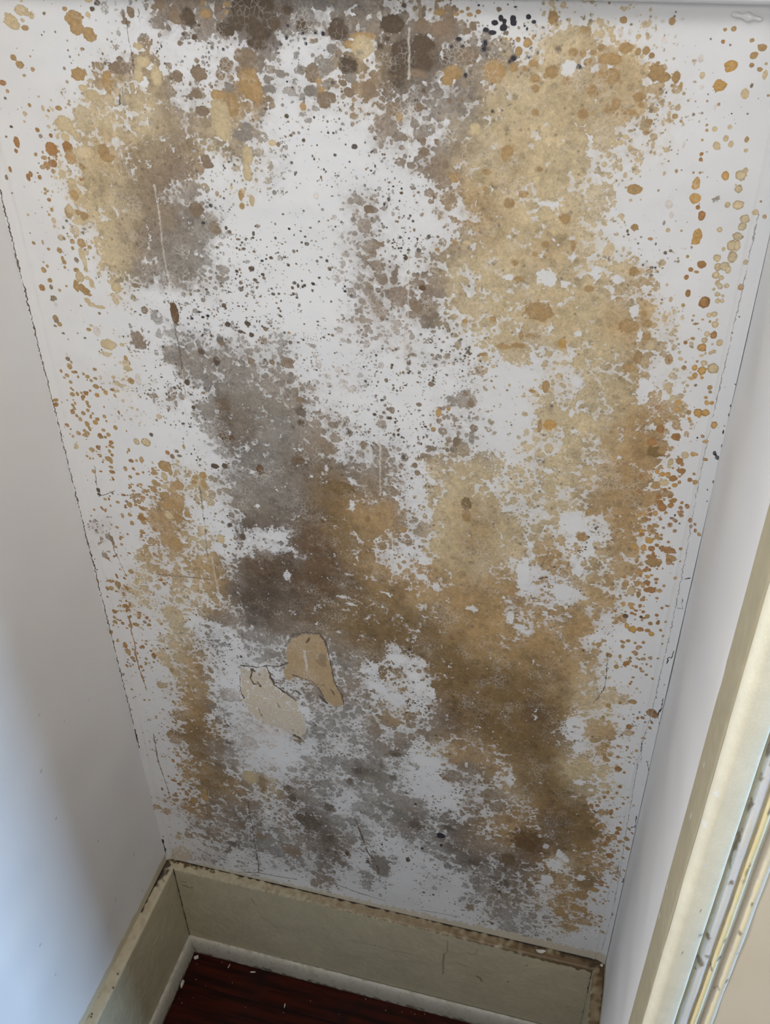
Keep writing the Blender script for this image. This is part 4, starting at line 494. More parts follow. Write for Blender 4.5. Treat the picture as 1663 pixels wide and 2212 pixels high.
LINE_TEXT = """
d 0.9 1.2,1315.0 1.2,1258.6 1.2,1180.8 1.2,1171.9 1.2,1165.6 1.2,1153.2 1.2,1139.5 1.2,1120.5 1.2,1100.6 1.2,1071.6 1.2,1059.6 1.2,1040.7 1.2,969.5 1.2,899.8 1.2,804.8 1.2,692.3 1.2,603.2 1.2,576.6;
k 1.2 1.2,545.0 1.2,524.9 1.2,504.9;k 1.9 1.2,284.7 1.2,267.0 1.2,242.2;k 1.2 1.2,576.4 1.2,555.2;
e 0.8 688.5,1339.6 688.5,1283.9 688.0,1238.4 687.3,1181.9 686.6,1120.0 687.1,1063.2 689.3,1005.2 690.1,938.1 690.8,885.8 689.6,822.4 689.8,762.3 686.2,713.6 686.9,637.3 689.4,545.7 693.3,445.8 694.3,357.9 691.5,260.9;
k 0.9 697.6,866.8 697.0,854.9 694.9,855.8 693.6,844.9;k 1.1 697.5,793.4 698.5,780.0 695.9,763.2;k 1.0 695.3,683.0 699.9,670.0;k 1.0 697.5,579.8 698.7,558.5 694.2,553.1;k 1.5 698.6,437.2 698.8,445.8 701.5,447.9;
k 0.8 697.5,969.0 695.1,967.3 692.7,965.0;k 0.8 695.1,939.2 697.1,926.8 692.6,925.2;d 0.8 630.5,843.9 632.4,815.4 633.4,789.6 628.5,773.0 623.1,760.0;k 0.8 685.8,709.3 689.2,677.0;d 0.9 689.5,475.8 689.8,449.8;
l 1.0 404.0,1464.5 404.3,1445.3 404.3,1428.2;l 0.8 405.1,1407.2 405.5,1385.5 404.3,1370.5;l 1.0 403.8,1284.3 403.4,1242.6 402.5,1219.6;l 0.9 399.8,1214.6 399.2,1171.2;l 1.5 289.0,1152.8 289.3,1137.3 290.1,1126.8;
l 1.1 373.1,1083.8 373.7,1061.5 372.3,1014.4;l 1.0 164.6,1219.2 162.1,1263.7 163.2,1301.8 163.8,1327.6;d 0.8 161.8,1465.2 161.0,1447.6 161.7,1433.2 160.5,1422.1;g 0.8 174.9,1472.4 173.2,1458.5;
k 1.2 143.9,1404.6 142.8,1396.5;e 1.8 148.2,1408.5 146.9,1397.0;d 0.9 162.0,1186.8 162.7,1171.6 163.5,1153.5 162.6,1137.5 161.3,1104.6;l 0.9 162.6,1137.5 161.1,1110.1 158.5,1078.8;
d 0.8 162.5,992.1 160.0,919.4 158.0,891.2;l 1.2 163.6,888.8 163.8,834.5 164.6,812.0;r 1.8 324.5,441.4 331.2,413.5 335.5,396.3 341.8,370.5;d 1.3 341.8,370.5 353.3,349.6;r 1.7 354.5,340.8 357.7,320.9;
d 1.3 160.7,429.9 160.6,351.9 160.8,316.9 160.3,249.9;d 0.8 33.4,1000.0 30.3,977.0 30.3,957.2 38.7,960.0 52.1,967.5;m 1.0 31.1,902.7 32.9,874.4 38.2,853.5 41.8,839.4;
m 1.4 27.2,539.1 24.1,482.6 26.4,451.8 30.4,420.7 30.5,393.2;d 0.8 206.9,854.4 231.6,854.5 278.1,854.8 301.1,856.0;d 0.8 86.0,848.2 135.9,853.1 157.2,853.8;e 1.9 268.7,270.1 290.9,265.1 327.8,258.4 364.5,254.4;
e 1.4 415.4,249.9 451.2,255.9 479.6,257.6;g 1.6 26.9,206.0 160.3,249.9 222.4,254.8;o 1.8 30.4,763.1 32.7,747.4 30.2,741.1 31.8,713.9 28.7,700.4 29.4,674.6 31.5,648.5 33.3,630.9;
d 1.6 253.3,780.9 257.3,786.5 274.0,793.4 291.9,795.9 298.9,784.4 301.1,769.3 304.5,742.2 306.7,714.0 310.1,708.2 315.7,695.3 318.6,677.3;d 1.2 248.6,767.2 253.3,780.9;
d 1.5 180.5,713.4 196.7,715.7 206.2,715.5 216.3,722.2 232.1,724.4 246.6,734.5;d 2.0 196.2,711.4 191.1,693.2 195.2,683.1 200.5,684.4;d 1.6 216.1,720.5 220.8,703.2 224.0,688.7 234.8,681.2 246.8,673.1 252.7,665.9;
d 1.4 256.2,713.8 277.6,709.1 286.1,696.1 292.4,676.4 295.4,672.9;m 1.0 176.4,693.8 175.4,667.6 177.3,654.9;m 1.0 184.0,625.2 187.5,607.9 201.5,600.6;d 3.3 194.8,710.2 198.4,707.7;d 3.0 200.9,688.0 204.1,681.9;
d 3.2 221.1,699.9 224.3,692.2;d 2.6 230.6,684.4 235.9,679.7;d 2.5 251.9,714.3 256.1,712.9;d 1.9 254.2,686.2 260.1,680.9;d 4.0 245.0,598.0 252.7,594.6;d 2.0 177.1,659.2 178.4,653.4;d 1.8 274.0,776.3 278.2,785.1;
d 2.1 292.8,791.5 296.2,787.7;m 1.9 264.7,702.5 292.8,706.3;m 1.7 226.1,654.5 228.3,649.7;d 1.5 301.8,700.2 305.7,692.7;m 1.6 198.5,638.2 201.2,625.4;d 2.5 285.5,685.8 290.1,678.4 294.8,673.6
"""
PEEL_TEXT = """

h 247.8,764.6 256.2,779.2 270.7,788.8 291.7,792.8 299.2,779.1 301.5,753.5 305.9,722.1 309.3,703.8 315.5,691.1 318.0,677.2 304.6,670.1 295.0,678.0 286.3,700.4 271.4,709.2 256.1,712.1 244.1,702.3 238.7,713.6 245.8,731.9 246.0,750.6;
q 178.2,709.5 196.0,708.8 205.9,712.9 215.3,718.6 220.0,701.3 224.9,685.5 235.8,678.0 252.7,665.9 260.5,641.5 262.9,610.5 247.0,589.2 229.8,605.8 212.4,610.1 196.2,614.9 184.0,625.2 176.1,650.1;
l 268.8,761.6 270.8,763.7 273.1,734.5 271.8,724.3 268.9,726.9;i 289.9,761.1 298.4,763.1 298.4,740.7 291.5,737.4 285.3,745.6;q 12.7,261.4 33.4,276.2 45.5,265.8 38.2,238.2 6.7,234.2
"""

def read_tables():
    spots = []
    for t in SPOT_TEXT.replace('\n', '').split(';'):
        a = t.split()
        if a:
            spots.append(tuple(int(q) / 10 for q in a[:4]) + (a[4][0], ' RS'.index(a[4][1]) if len(a[4]) > 1 else 0))
    def poly(a):
        return [tuple(float(q) for q in p.split(',')) for p in a]
    lines = [(a[0], float(a[1]), poly(a[2:])) for a in (t.split() for t in LINE_TEXT.replace('\n', '').split(';')) if a]
    peels = [(a[0], poly(a[1:])) for a in (t.split() for t in PEEL_TEXT.replace('\n', '').split(';')) if a]
    return spots, lines, peels


# ------------------------------------------------------------------ helpers
def struct(o, label, category='wall'):
    o['kind'] = 'structure'; o['label'] = label; o['category'] = category
    return o


def link(name, me, mats, parent=None):
    o = bpy.data.objects.new(name, me)
    for m in (mats if isinstance(mats, (list, tuple)) else [mats]):
        me.materials.append(m)
    col.objects.link(o)
    if parent is not None:
        o.parent = parent
    return o


def grid_mesh(name, P, colours=None, extra=None, smooth=True):
    """P: (rows, cols, 3) points; colours: (rows, cols, 4); one quad sheet."""
    nr, nc = P.shape[:2]
    me = bpy.data.meshes.new(name)
    idx = np.arange(nr * nc).reshape(nr, nc)
    q = np.stack([idx[:-1, :-1], idx[:-1, 1:], idx[1:, 1:], idx[1:, :-1]], -1).reshape(-1, 4)
    me.vertices.add(nr * nc)
    me.vertices.foreach_set('co', np.ascontiguousarray(P, np.float32).ravel())
    me.loops.add(q.size)
    me.loops.foreach_set('vertex_index', q.ravel().astype(np.int32))
    me.polygons.add(len(q))
    me.polygons.foreach_set('loop_start', (np.arange(len(q)) * 4).astype(np.int32))
    if smooth:
        me.polygons.foreach_set('use_smooth', np.ones(len(q), bool))
    me.update(calc_edges=True)
    if colours is not None:
        a = me.color_attributes.new('paint', 'FLOAT_COLOR', 'POINT')
        a.data.foreach_set('color', np.ascontiguousarray(colours, np.float32).ravel())
    for k, v in (extra or {}).items():
        a = me.attributes.new(k, 'FLOAT', 'POINT')
        a.data.foreach_set('value', np.ascontiguousarray(v, np.float32).ravel())
    return me


def box_mesh(name, lo, hi, bevel=0.0, seg=2):
    bm = bmesh.new()
    bmesh.ops.create_cube(bm, size=1.0)
    for v in bm.verts:
        v.co = [lo[i] + (v.co[i] + 0.5) * (hi[i] - lo[i]) for i in range(3)]
    if bevel:
        bmesh.ops.bevel(bm, geom=bm.edges[:], offset=bevel, segments=seg, affect='EDGES', profile=0.5)
    me = bpy.data.meshes.new(name)
    bm.to_mesh(me); bm.free()
    return me


class Mat:
    """small wrapper to write node trees briefly"""
    def __init__(self, name):
        self.m = bpy.data.materials.new(name); self.m.use_nodes = True
        self.t = self.m.node_tree; self.b = self.t.nodes['Principled BSDF']

    def n(self, kind, **kw):
        nd = self.t.nodes.new(kind)
        ins = kw.pop('ins', {})
        for k, v in kw.items():
            setattr(nd, k, v)
        for k, v in ins.items():
            if isinstance(v, bpy.types.NodeSocket):
                self.t.links.new(v, nd.inputs[k])
            else:
                nd.inputs[k].default_value = v
        return nd

    def math(self, op, a, b=0.0, clamp=False):
        nd = self.n('ShaderNodeMath', operation=op, use_clamp=clamp)
        for i, v in enumerate((a, b)):
            if isinstance(v, bpy.types.NodeSocket):
                self.t.links.new(v, nd.inputs[i])
            else:
                nd.inputs[i].default_value = v
        return nd.outputs[0]

    def mix(self, fac, a, b, mode='MIX'):
        nd = self.n('ShaderNodeMix', data_type='RGBA', blend_type=mode)
        for s, v in ((nd.inputs[0], fac), (nd.inputs[6], a), (nd.inputs[7], b)):
            if isinstance(v, bpy.types.NodeSocket):
                self.t.links.new(v, s)
            else:
                s.default_value = v if not isinstance(v, tuple) or len(v) == 4 else v + (1,)
        return nd.outputs[2]

    def noise(self, scale, detail=3.0, rough=0.55, coord=None):
        co = coord or self.n('ShaderNodeTexCoord').outputs['Object']
        return self.n('ShaderNodeTexNoise', ins={'Vector': co, 'Scale': scale, 'Detail': detail, 'Roughness': rough}).outputs['Fac']

    def ramp(self, v, lo, hi, a=0.0, b=1.0):
        nd = self.n('ShaderNodeMapRange', interpolation_type='SMOOTHSTEP', clamp=True)
        self.t.links.new(v, nd.inputs['Value'])
        nd.inputs['From Min'].default_value = lo; nd.inputs['From Max'].default_value = hi
        nd.inputs['To Min'].default_value = a; nd.inputs['To Max'].default_value = b
        return nd.outputs['Result']

    def bump(self, h, strength=0.3, dist=0.001):
        nd = self.n('ShaderNodeBump', ins={'Strength': strength, 'Distance': dist, 'Height': h})
        self.t.links.new(nd.outputs['Normal'], self.b.inputs['Normal'])

    def set(self, base=None, rough=None, spec=None):
        for k, v in (('Base Color', base), ('Roughness', rough), ('Specular IOR Level', spec)):
            if v is None:
                continue
            if isinstance(v, bpy.types.NodeSocket):
                self.t.links.new(v, self.b.inputs[k])
            else:
                self.b.inputs[k].default_value = v if not isinstance(v, tuple) or len(v) == 4 else v + (1,)
        return self.m


W = 0.70            # width of the recess
FRONT = -0.345      # face of the wall round the opening
LEFT_END = -0.66    # unseen end of left side wall, set to keep left fill off wall_right
HI = 2.70           # ceiling height

# ------------------------------------------------------------------ materials
# mouldy wall
mw = Mat('mouldy_white_wall_paint')
paint = mw.n('ShaderNodeAttribute', attribute_name='paint')
washv = mw.n('ShaderNodeAttribute', attribute_name='wash').outputs['Fac']
field = paint.outputs['Alpha']
g1 = mw.noise(900, 2, .6)
g2 = mw.noise(340, 3, .6)
g3 = mw.noise(60, 3, .6)
ff = mw.math('ADD', field, mw.math('MULTIPLY', mw.math('SUBTRACT', g2, 0.5), 0.28))
mask = mw.ramp(ff, 0.34, 0.66)
white = mw.mix(mw.ramp(g3, .35, .7), (0.800, 0.788, 0.770), (0.780, 0.775, 0.768))
cream = mw.mix(washv, white, paint.outputs['Color'])
stained = mw.mix(mask, cream, paint.outputs['Color'])
grain = mw.math('ADD', mw.math('MULTIPLY', g1, 0.34), mw.math('MULTIPLY', g2, 0.34))
amt = mw.math('MAXIMUM', mask, mw.math('MULTIPLY', washv, .8))
gv = mw.math('ADD', 0.66, grain)
gc = mw.n('ShaderNodeCombineColor', ins={0: gv, 1: gv, 2: gv}).outputs[0]
final = mw.mix(amt, stained, mw.mix(1.0, stained, gc, 'MULTIPLY'))
# pale threads where neighbouring colonies meet, and dark pepper inside the growth
obj = mw.n('ShaderNodeTexCoord').outputs['Object']
warp = mw.n('ShaderNodeTexNoise', ins={'Vector': obj, 'Scale': 190.0, 'Detail': 2.0}).outputs['Color']
wv = mw.n('ShaderNodeVectorMath', operation='MULTIPLY_ADD', ins={0: warp, 1: (.0042, .0042, .0042), 2: obj}).outputs[0]
e1 = mw.n('ShaderNodeTexVoronoi', feature='DISTANCE_TO_EDGE', ins={'Vector': wv, 'Scale': 260.0}).outputs['Distance']
e2 = mw.n('ShaderNodeTexVoronoi', feature='DISTANCE_TO_EDGE', ins={'Vector': wv, 'Scale': 185.0}).outputs['Distance']
p1 = mw.ramp(mw.noise(24, 4, .65), .50, .62); p2 = mw.ramp(mw.noise(17, 4, .65), .52, .64)
th = mw.math('MAXIMUM', mw.math('MULTIPLY', mw.ramp(e1, .03, .13, 1, 0), p1), mw.math('MULTIPLY', mw.ramp(e2, .02, .08, 1, 0), mw.math('MULTIPLY', p2, .6)))
final = mw.mix(mw.math('MULTIPLY', mw.math('MULTIPLY', th, amt), .36), final, (0.74, 0.70, 0.63))
dv = mw.n('ShaderNodeTexVoronoi', ins={'Vector': wv, 'Scale': 420.0})
dots = mw.math('MULTIPLY', mw.ramp(dv.outputs['Distance'], .20, .36, 1, 0), mw.ramp(mw.n('ShaderNodeSeparateColor', ins={0: dv.outputs['Color']}).outputs[0], .62, .72))
dots = mw.math('MULTIPLY', dots, mw.ramp(mw.noise(21, 4, .65), .44, .60))
final = mw.mix(mw.math('MULTIPLY', mw.math('MULTIPLY', dots, amt), .55), final, mw.mix(1.0, final, (.50, .47, .45), 'MULTIPLY'))
mw.bump(mw.math('ADD', mw.math('MULTIPLY', mask, -0.12), mw.math('MULTIPLY', g2, 0.4)), 0.16, 0.0006)
M_WALL = mw.set(final, 0.62, 0.35)


def plain_paint(name, c1, c2, low=None, rough=0.55, speck=True):
    m = Mat(name)
    a = m.noise(7, 3); b = m.noise(260, 2)
    base = m.mix(m.ramp(a, .35, .68), c1, c2)
    if speck:
        v = m.n('ShaderNodeTexVoronoi', ins={'Vector': m.n('ShaderNodeTexCoord').outputs['Object'], 'Scale': 26.0})
        dot = m.math('MULTIPLY', m.ramp(v.outputs['Distance'], .05, .085, 1, 0), m.ramp(m.n('ShaderNodeSeparateColor', ins={0: v.outputs['Color']}).outputs[0], .80, .86))
        base = m.mix(m.math('MULTIPLY', dot, .38), base, (0.36, 0.31, 0.27))
    if low:
        z = m.n('ShaderNodeSeparateXYZ', ins={0: m.n('ShaderNodeTexCoord').outputs['Object']}).outputs[2]
        edge = m.math('ADD', z, m.math('MULTIPLY', m.math('SUBTRACT', m.noise(45, 3), .5), .012))
        base = m.mix(m.ramp(edge, low, low + .004, 1, 0), base, (0.60, 0.53, 0.38))
    m.bump(m.math('ADD', m.math('MULTIPLY', b, .3), m.math('MULTIPLY', m.noise(18, 2), 3.0)), .22, .0012)
    return m.set(base, rough, .35)


M_SIDE = plain_paint('off_white_side_wall_paint', (0.84, 0.82, 0.79), (0.825, 0.81, 0.80), low=.244)
M_TAN = plain_paint('pale_tan_wall_paint', (0.80, 0.67, 0.485), (0.76, 0.62, 0.44), speck=False)
M_RAIL = plain_paint('white_rail_paint', (0.80, 0.80, 0.81), (0.77, 0.775, 0.79), speck=False, rough=.4)


def painted(name, rough=.42, bump=.10, fine=600):
    m = Mat(name)
    p = m.n('ShaderNodeAttribute', attribute_name='paint').outputs['Color']
    g = m.noise(fine, 2)
    gv = m.math('ADD', .90, m.math('MULTIPLY', g, .2))
    m.bump(m.math('ADD', m.math('MULTIPLY', g, .4), m.noise(90, 2)), bump, .0003)
    return m.set(m.mix(1.0, p, m.n('ShaderNodeCombineColor', ins={0: gv, 1: gv, 2: gv}).outputs[0], 'MULTIPLY'), rough, .4)


M_TRIM = painted('old_cream_gloss_paint')
M_SHOE = painted('old_off_white_gloss_paint')

mf = Mat('dark_red_stained_floorboards')
co = mf.n('ShaderNodeTexCoord').outputs['Object']
mp = mf.n('ShaderNodeMapping', ins={'Vector': co, 'Scale': (2.2, 26.0, 1.0)}).outputs[0]
gr = mf.noise(3.0, 5, .65, mp)
gr2 = mf.noise(9.0, 3, .6, co)
fc = mf.mix(mf.ramp(gr, .3, .72), (0.009, 0.0013, 0.0007), (0.058, 0.0068, 0.0020))
fc = mf.mix(mf.ramp(gr2, .55, .8), fc, (0.009, 0.003, 0.0025))
fy = mf.n('ShaderNodeSeparateXYZ', ins={0: co}).outputs[1]
gap = mf.math('ABSOLUTE', mf.math('SUBTRACT', mf.math('FRACT', mf.math('DIVIDE', mf.math('ADD', fy, 5.06), .083)), .5))
fc = mf.mix(mf.ramp(gap, .485, .497), fc, (0.004, 0.002, 0.0015))
mf.bump(mf.math('ADD', mf.math('MULTIPLY', gr, .6), mf.math('MULTIPLY', mf.ramp(gap, .48, .5), -1.0)), .2, .0008)
M_FLOOR = mf.set(fc, mf.ramp(gr2, .3, .8, .32, .55), .16)

mk = Mat('white_paint_flake')
M_FLAKE = mk.set(mk.mix(mk.ramp(mk.noise(400), .35, .7), (0.66, 0.63, 0.56), (0.48, 0.44, 0.37)), .6, .3)

# ------------------------------------------------------------------ the mouldy back wall
spots, lines, peels = read_tables()
U, V, RGBs, F, WASH, SPK = make_stains(CELL_ROWS, spots, lines, peels)


def smooth_noise(shape, step, scale, seed):
    r = np.random.default_rng(seed)
    f = np.fft.rfft2(r.standard_normal(shape))
    ky = np.fft.fftfreq(shape[0], step[0])[:, None]; kx = np.fft.rfftfreq(shape[1], step[1])[None, :]
    o = np.fft.irfft2(f * np.exp(-2 * (kx * kx + ky * ky) * scale * scale), shape)
    return (o - o.mean()) / o.std()


UU, VV = np.meshgrid(U, V)
# cream trim paint lapping on to the wall just above the baseboard
nz = smooth_noise(UU.shape, (STEP, STEP), 6.0, 3); nz2 = smooth_noise(UU.shape, (STEP, STEP), 2.0, 4)
lap = 231.0 + 6.0 + 15.0 * (UU / 700.0) ** 1.3 + 2.2 * nz + .8 * nz2
lapm = np.clip((lap - VV) / 3.0, 0, 1)
tanc = np.array([.64, .55, .40])
k = (lapm * .85)[..., None]
RGBs = RGBs * (1 - np.clip(k * 1.2, 0, 1)) + tanc * np.clip(k * 1.2, 0, 1)
WASH = np.maximum(WASH, lapm * .85)
F = F * (1 - lapm * .8)
# slight waves of the plaster and soft fillets in the two corners
relief = 0.0005 * smooth_noise(UU.shape, (STEP, STEP), 60.0, 5) + 0.00012 * smooth_noise(UU.shape, (STEP, STEP), 14.0, 6)
relief *= np.clip(UU / 40, 0, 1) * np.clip((700 - UU) / 40, 0, 1) * np.clip((VV - 235) / 30, 0, 1)
fil = 0.0060 * np.clip((UU - 684.0) / 16.0, 0, 1) ** 2 + 0.0045 * np.clip((12.0 - UU) / 12.0, 0, 1) ** 2
ridge = 0.0012 * np.exp(-((UU - 13.0 - 1.5 * np.sin(VV / 90)) / 3.5) ** 2) + 0.0009 * np.exp(-((UU - 683.0) / 2.0) ** 2)
fade = np.clip((VV - 200) / 6, 0, 1)
Yw = -(relief + (fil + ridge) * fade)
P = np.stack([UU / 1000.0, Yw, VV / 1000.0], -1)
me = grid_mesh('wall_back', P, np.concatenate([RGBs, F[..., None]], -1), {'wash': WASH})
wall_back = struct(link('wall_back', me, M_WALL), 'white back wall of the recess covered in tan, brown and grey mould stains')
del P, me

# rest of the back wall, below behind the baseboard and above the rail: one object with the wall
bm = bmesh.new()
for lo, hi in (((0, 0, 0), (W, .06, .197)), ((0, 0, 1.5085), (W, .06, HI)), ((0, .006, .19), (W, .06, 1.515))):
    g = bmesh.ops.create_cube(bm, size=1.0)['verts']
    for v in g:
        v.co = [lo[i] + (v.co[i] + .5) * (hi[i] - lo[i]) for i in range(3)]
me = bpy.data.meshes.new('wall_core'); bm.to_mesh(me); bm.free()
link('wall_core', me, M_SIDE, wall_back)

# loose lip of thick paint high in the right corner
bm = bmesh.new()
bmesh.ops.create_uvsphere(bm, u_segments=28, v_segments=14, radius=1.0)
rr = random.Random(4)
for v in bm.verts:
    x, y, z = v.co
    v.co = Vector((.652 + .011 * x, -.0006 - .0022 * max(0, -y) * (1 + .4 * math.sin(9 * x)), 1.4795 - .0016 * x + .0026 * z * (1 + .3 * math.sin(7 * x + 1))))
for f in bm.faces:
    f.smooth = True
me = bpy.data.meshes.new('paint_drip'); bm.to_mesh(me); bm.free()
mg = Mat('wet_looking_white_gloss_paint')
drip = link('paint_drip', me, mg.set((0.80, 0.78, 0.77), .12, .6), wall_back)
drip['label'] = 'shiny lump of thick white paint'

# ------------------------------------------------------------------ other walls, ceiling, floor
def wavy_wall(name, origin, du, dv, lu, lv, mat, normal, seed, amp=.0006, step=8.0):
    nu, nv = int(lu * 1000 / step) + 1, int(lv * 1000 / step) + 1
    a, b = np.meshgrid(np.linspace(0, lu, nu), np.linspace(0, lv, nv))
    w = amp * smooth_noise(a.shape, (step, step), 95.0, seed)
    w *= np.clip(np.minimum(a, lu - a) / .02, 0, 1)
    P = np.array(origin)[None, None] + a[..., None] * np.array(du) + b[..., None] * np.array(dv) + w[..., None] * np.array(normal)
    return grid_mesh(name, P)


me = wavy_wall('wall_left', (0, LEFT_END, 0), (0, 1, 0), (0, 0, 1), -LEFT_END, HI, M_SIDE, (1, 0, 0), 11)
wall_left = struct(link('wall_left', me, M_SIDE), 'plain off-white side wall on the left of the mouldy back wall')
link('wall_core', box_mesh('wall_core', (-.09, LEFT_END + .001, 0), (-.004, .06, HI)), M_SIDE, wall_left)
me = wavy_wall('wall_right', (W, 0, 0), (0, -1, 0), (0, 0, 1), .300, HI, M_SIDE, (-1, 0, 0), 12, .0008)
wall_right = struct(link('wall_right', me, M_SIDE), 'narrow off-white return wall between the mouldy wall and the door frame')
link('wall_core', box_mesh('wall_core', (W + .003, -.30, 0), (W + .09, .06, HI)), M_SIDE, wall_right)
wall_front = struct(link('wall_front', box_mesh('wall_front', (.7535, FRONT, 0), (1.9, -.25, HI), .0), M_TAN), 'pale tan wall to the right of the cream door frame')
struct(link('ceiling', box_mesh('ceiling', (-.09, -1.5, HI), (1.9, .06, HI + .05)), M_RAIL), 'white ceiling above the recess', 'ceiling')
struct(link('floor', box_mesh('floor', (-.09, -3.2, -.04), (2.9, .06, 0)), M_FLOOR), 'dark red-brown stained wooden floorboards', 'floor')

# ------------------------------------------------------------------ rail across the top of the mouldy wall
prof = [(0, 1.4885), (-.008, 1.4885)] + [(-.008 - .0045 * math.sin(t), 1.493 - .0045 * math.cos(t)) for t in np.linspace(0, math.pi / 2, 7)] + [(-.0125, 1.552)] + [(-.0095 - .003 * math.cos(t), 1.552 + .003 * math.sin(t)) for t in np.linspace(0, math.pi / 2, 5)] + [(0, 1.555)]
P = np.array([[(x, y, z) for (y, z) in prof] for x in np.linspace(0.0005, W - .0005, 30)])
struct(link('trim_1', grid_mesh('trim_1', P), M_RAIL), 'white wooden rail fixed across the top of the mouldy wall', 'rail')


# ------------------------------------------------------------------ baseboards and quarter-round mouldings, with their own paint
def sheet_colour(L, prof_len, base, seed, step):
    sh = (int(L * 1000 / step) + 1, len(prof_len))
    n = [smooth_noise(sh, (step, step), s, seed + i) for i, s in enumerate((30, 8, 2.5, 1.2))]
    c = np.array(base)[None, None] * (1 + .025 * n[0] + .02 * n[1] + .015 * n[2])[..., None]
    return c, n


def profile(pts, step):
    """resample a 2-D polyline; returns points and running length in mm"""
    p = np.array(pts, float); d = np.hypot(*np.diff(p, axis=0).T); s = np.concatenate([[0], np.cumsum(d)])
    t = np.linspace(0, s[-1], int(s[-1] * 1000 / step) + 2)
    return np.stack([np.interp(t, s, p[:, 0]), np.interp(t, s, p[:, 1])], -1), t * 1000


def blend(c, m, colr):
    c += (np.array(colr) - c) * np.clip(m, 0, 1)[..., None]


def line_mask(A, B, pts, w, wob=None):
    m = np.zeros(A.shape)
    X = A if wob is None else A + wob
    for (ax, ay), (bx, by) in zip(pts[:-1], pts[1:]):
        t = np.clip(((X - ax) * (bx - ax) + (B - ay) * (by - ay)) / ((bx - ax) ** 2 + (by - ay) ** 2 + 1e-9), 0, 1)
        d = np.hypot(X - ax - t * (bx - ax), B - ay - t * (by - ay))
        m = np.maximum(m, np.clip(.5 + (w / 2 - d) / 1.2, 0, 1))
    return m


TB, HB = .0167, .230
arc = [(TB - .0035 + .0035 * math.sin(t), HB - .0035 + .0035 * math.cos(t)) for t in np.linspace(0, math.pi / 2, 6)]
BASE_PROF = [(0.0002, HB + .0004)] + arc + [(TB + .0006, .120), (TB, .0005)]
CREAM = (0.560, 0.500, 0.345)
OCHRE = (0.26, 0.19, 0.11); DARK = (0.060, 0.040, 0.020); BLACK = (0.018, 0.013, 0.010); PALE = (0.66, 0.60, 0.46)


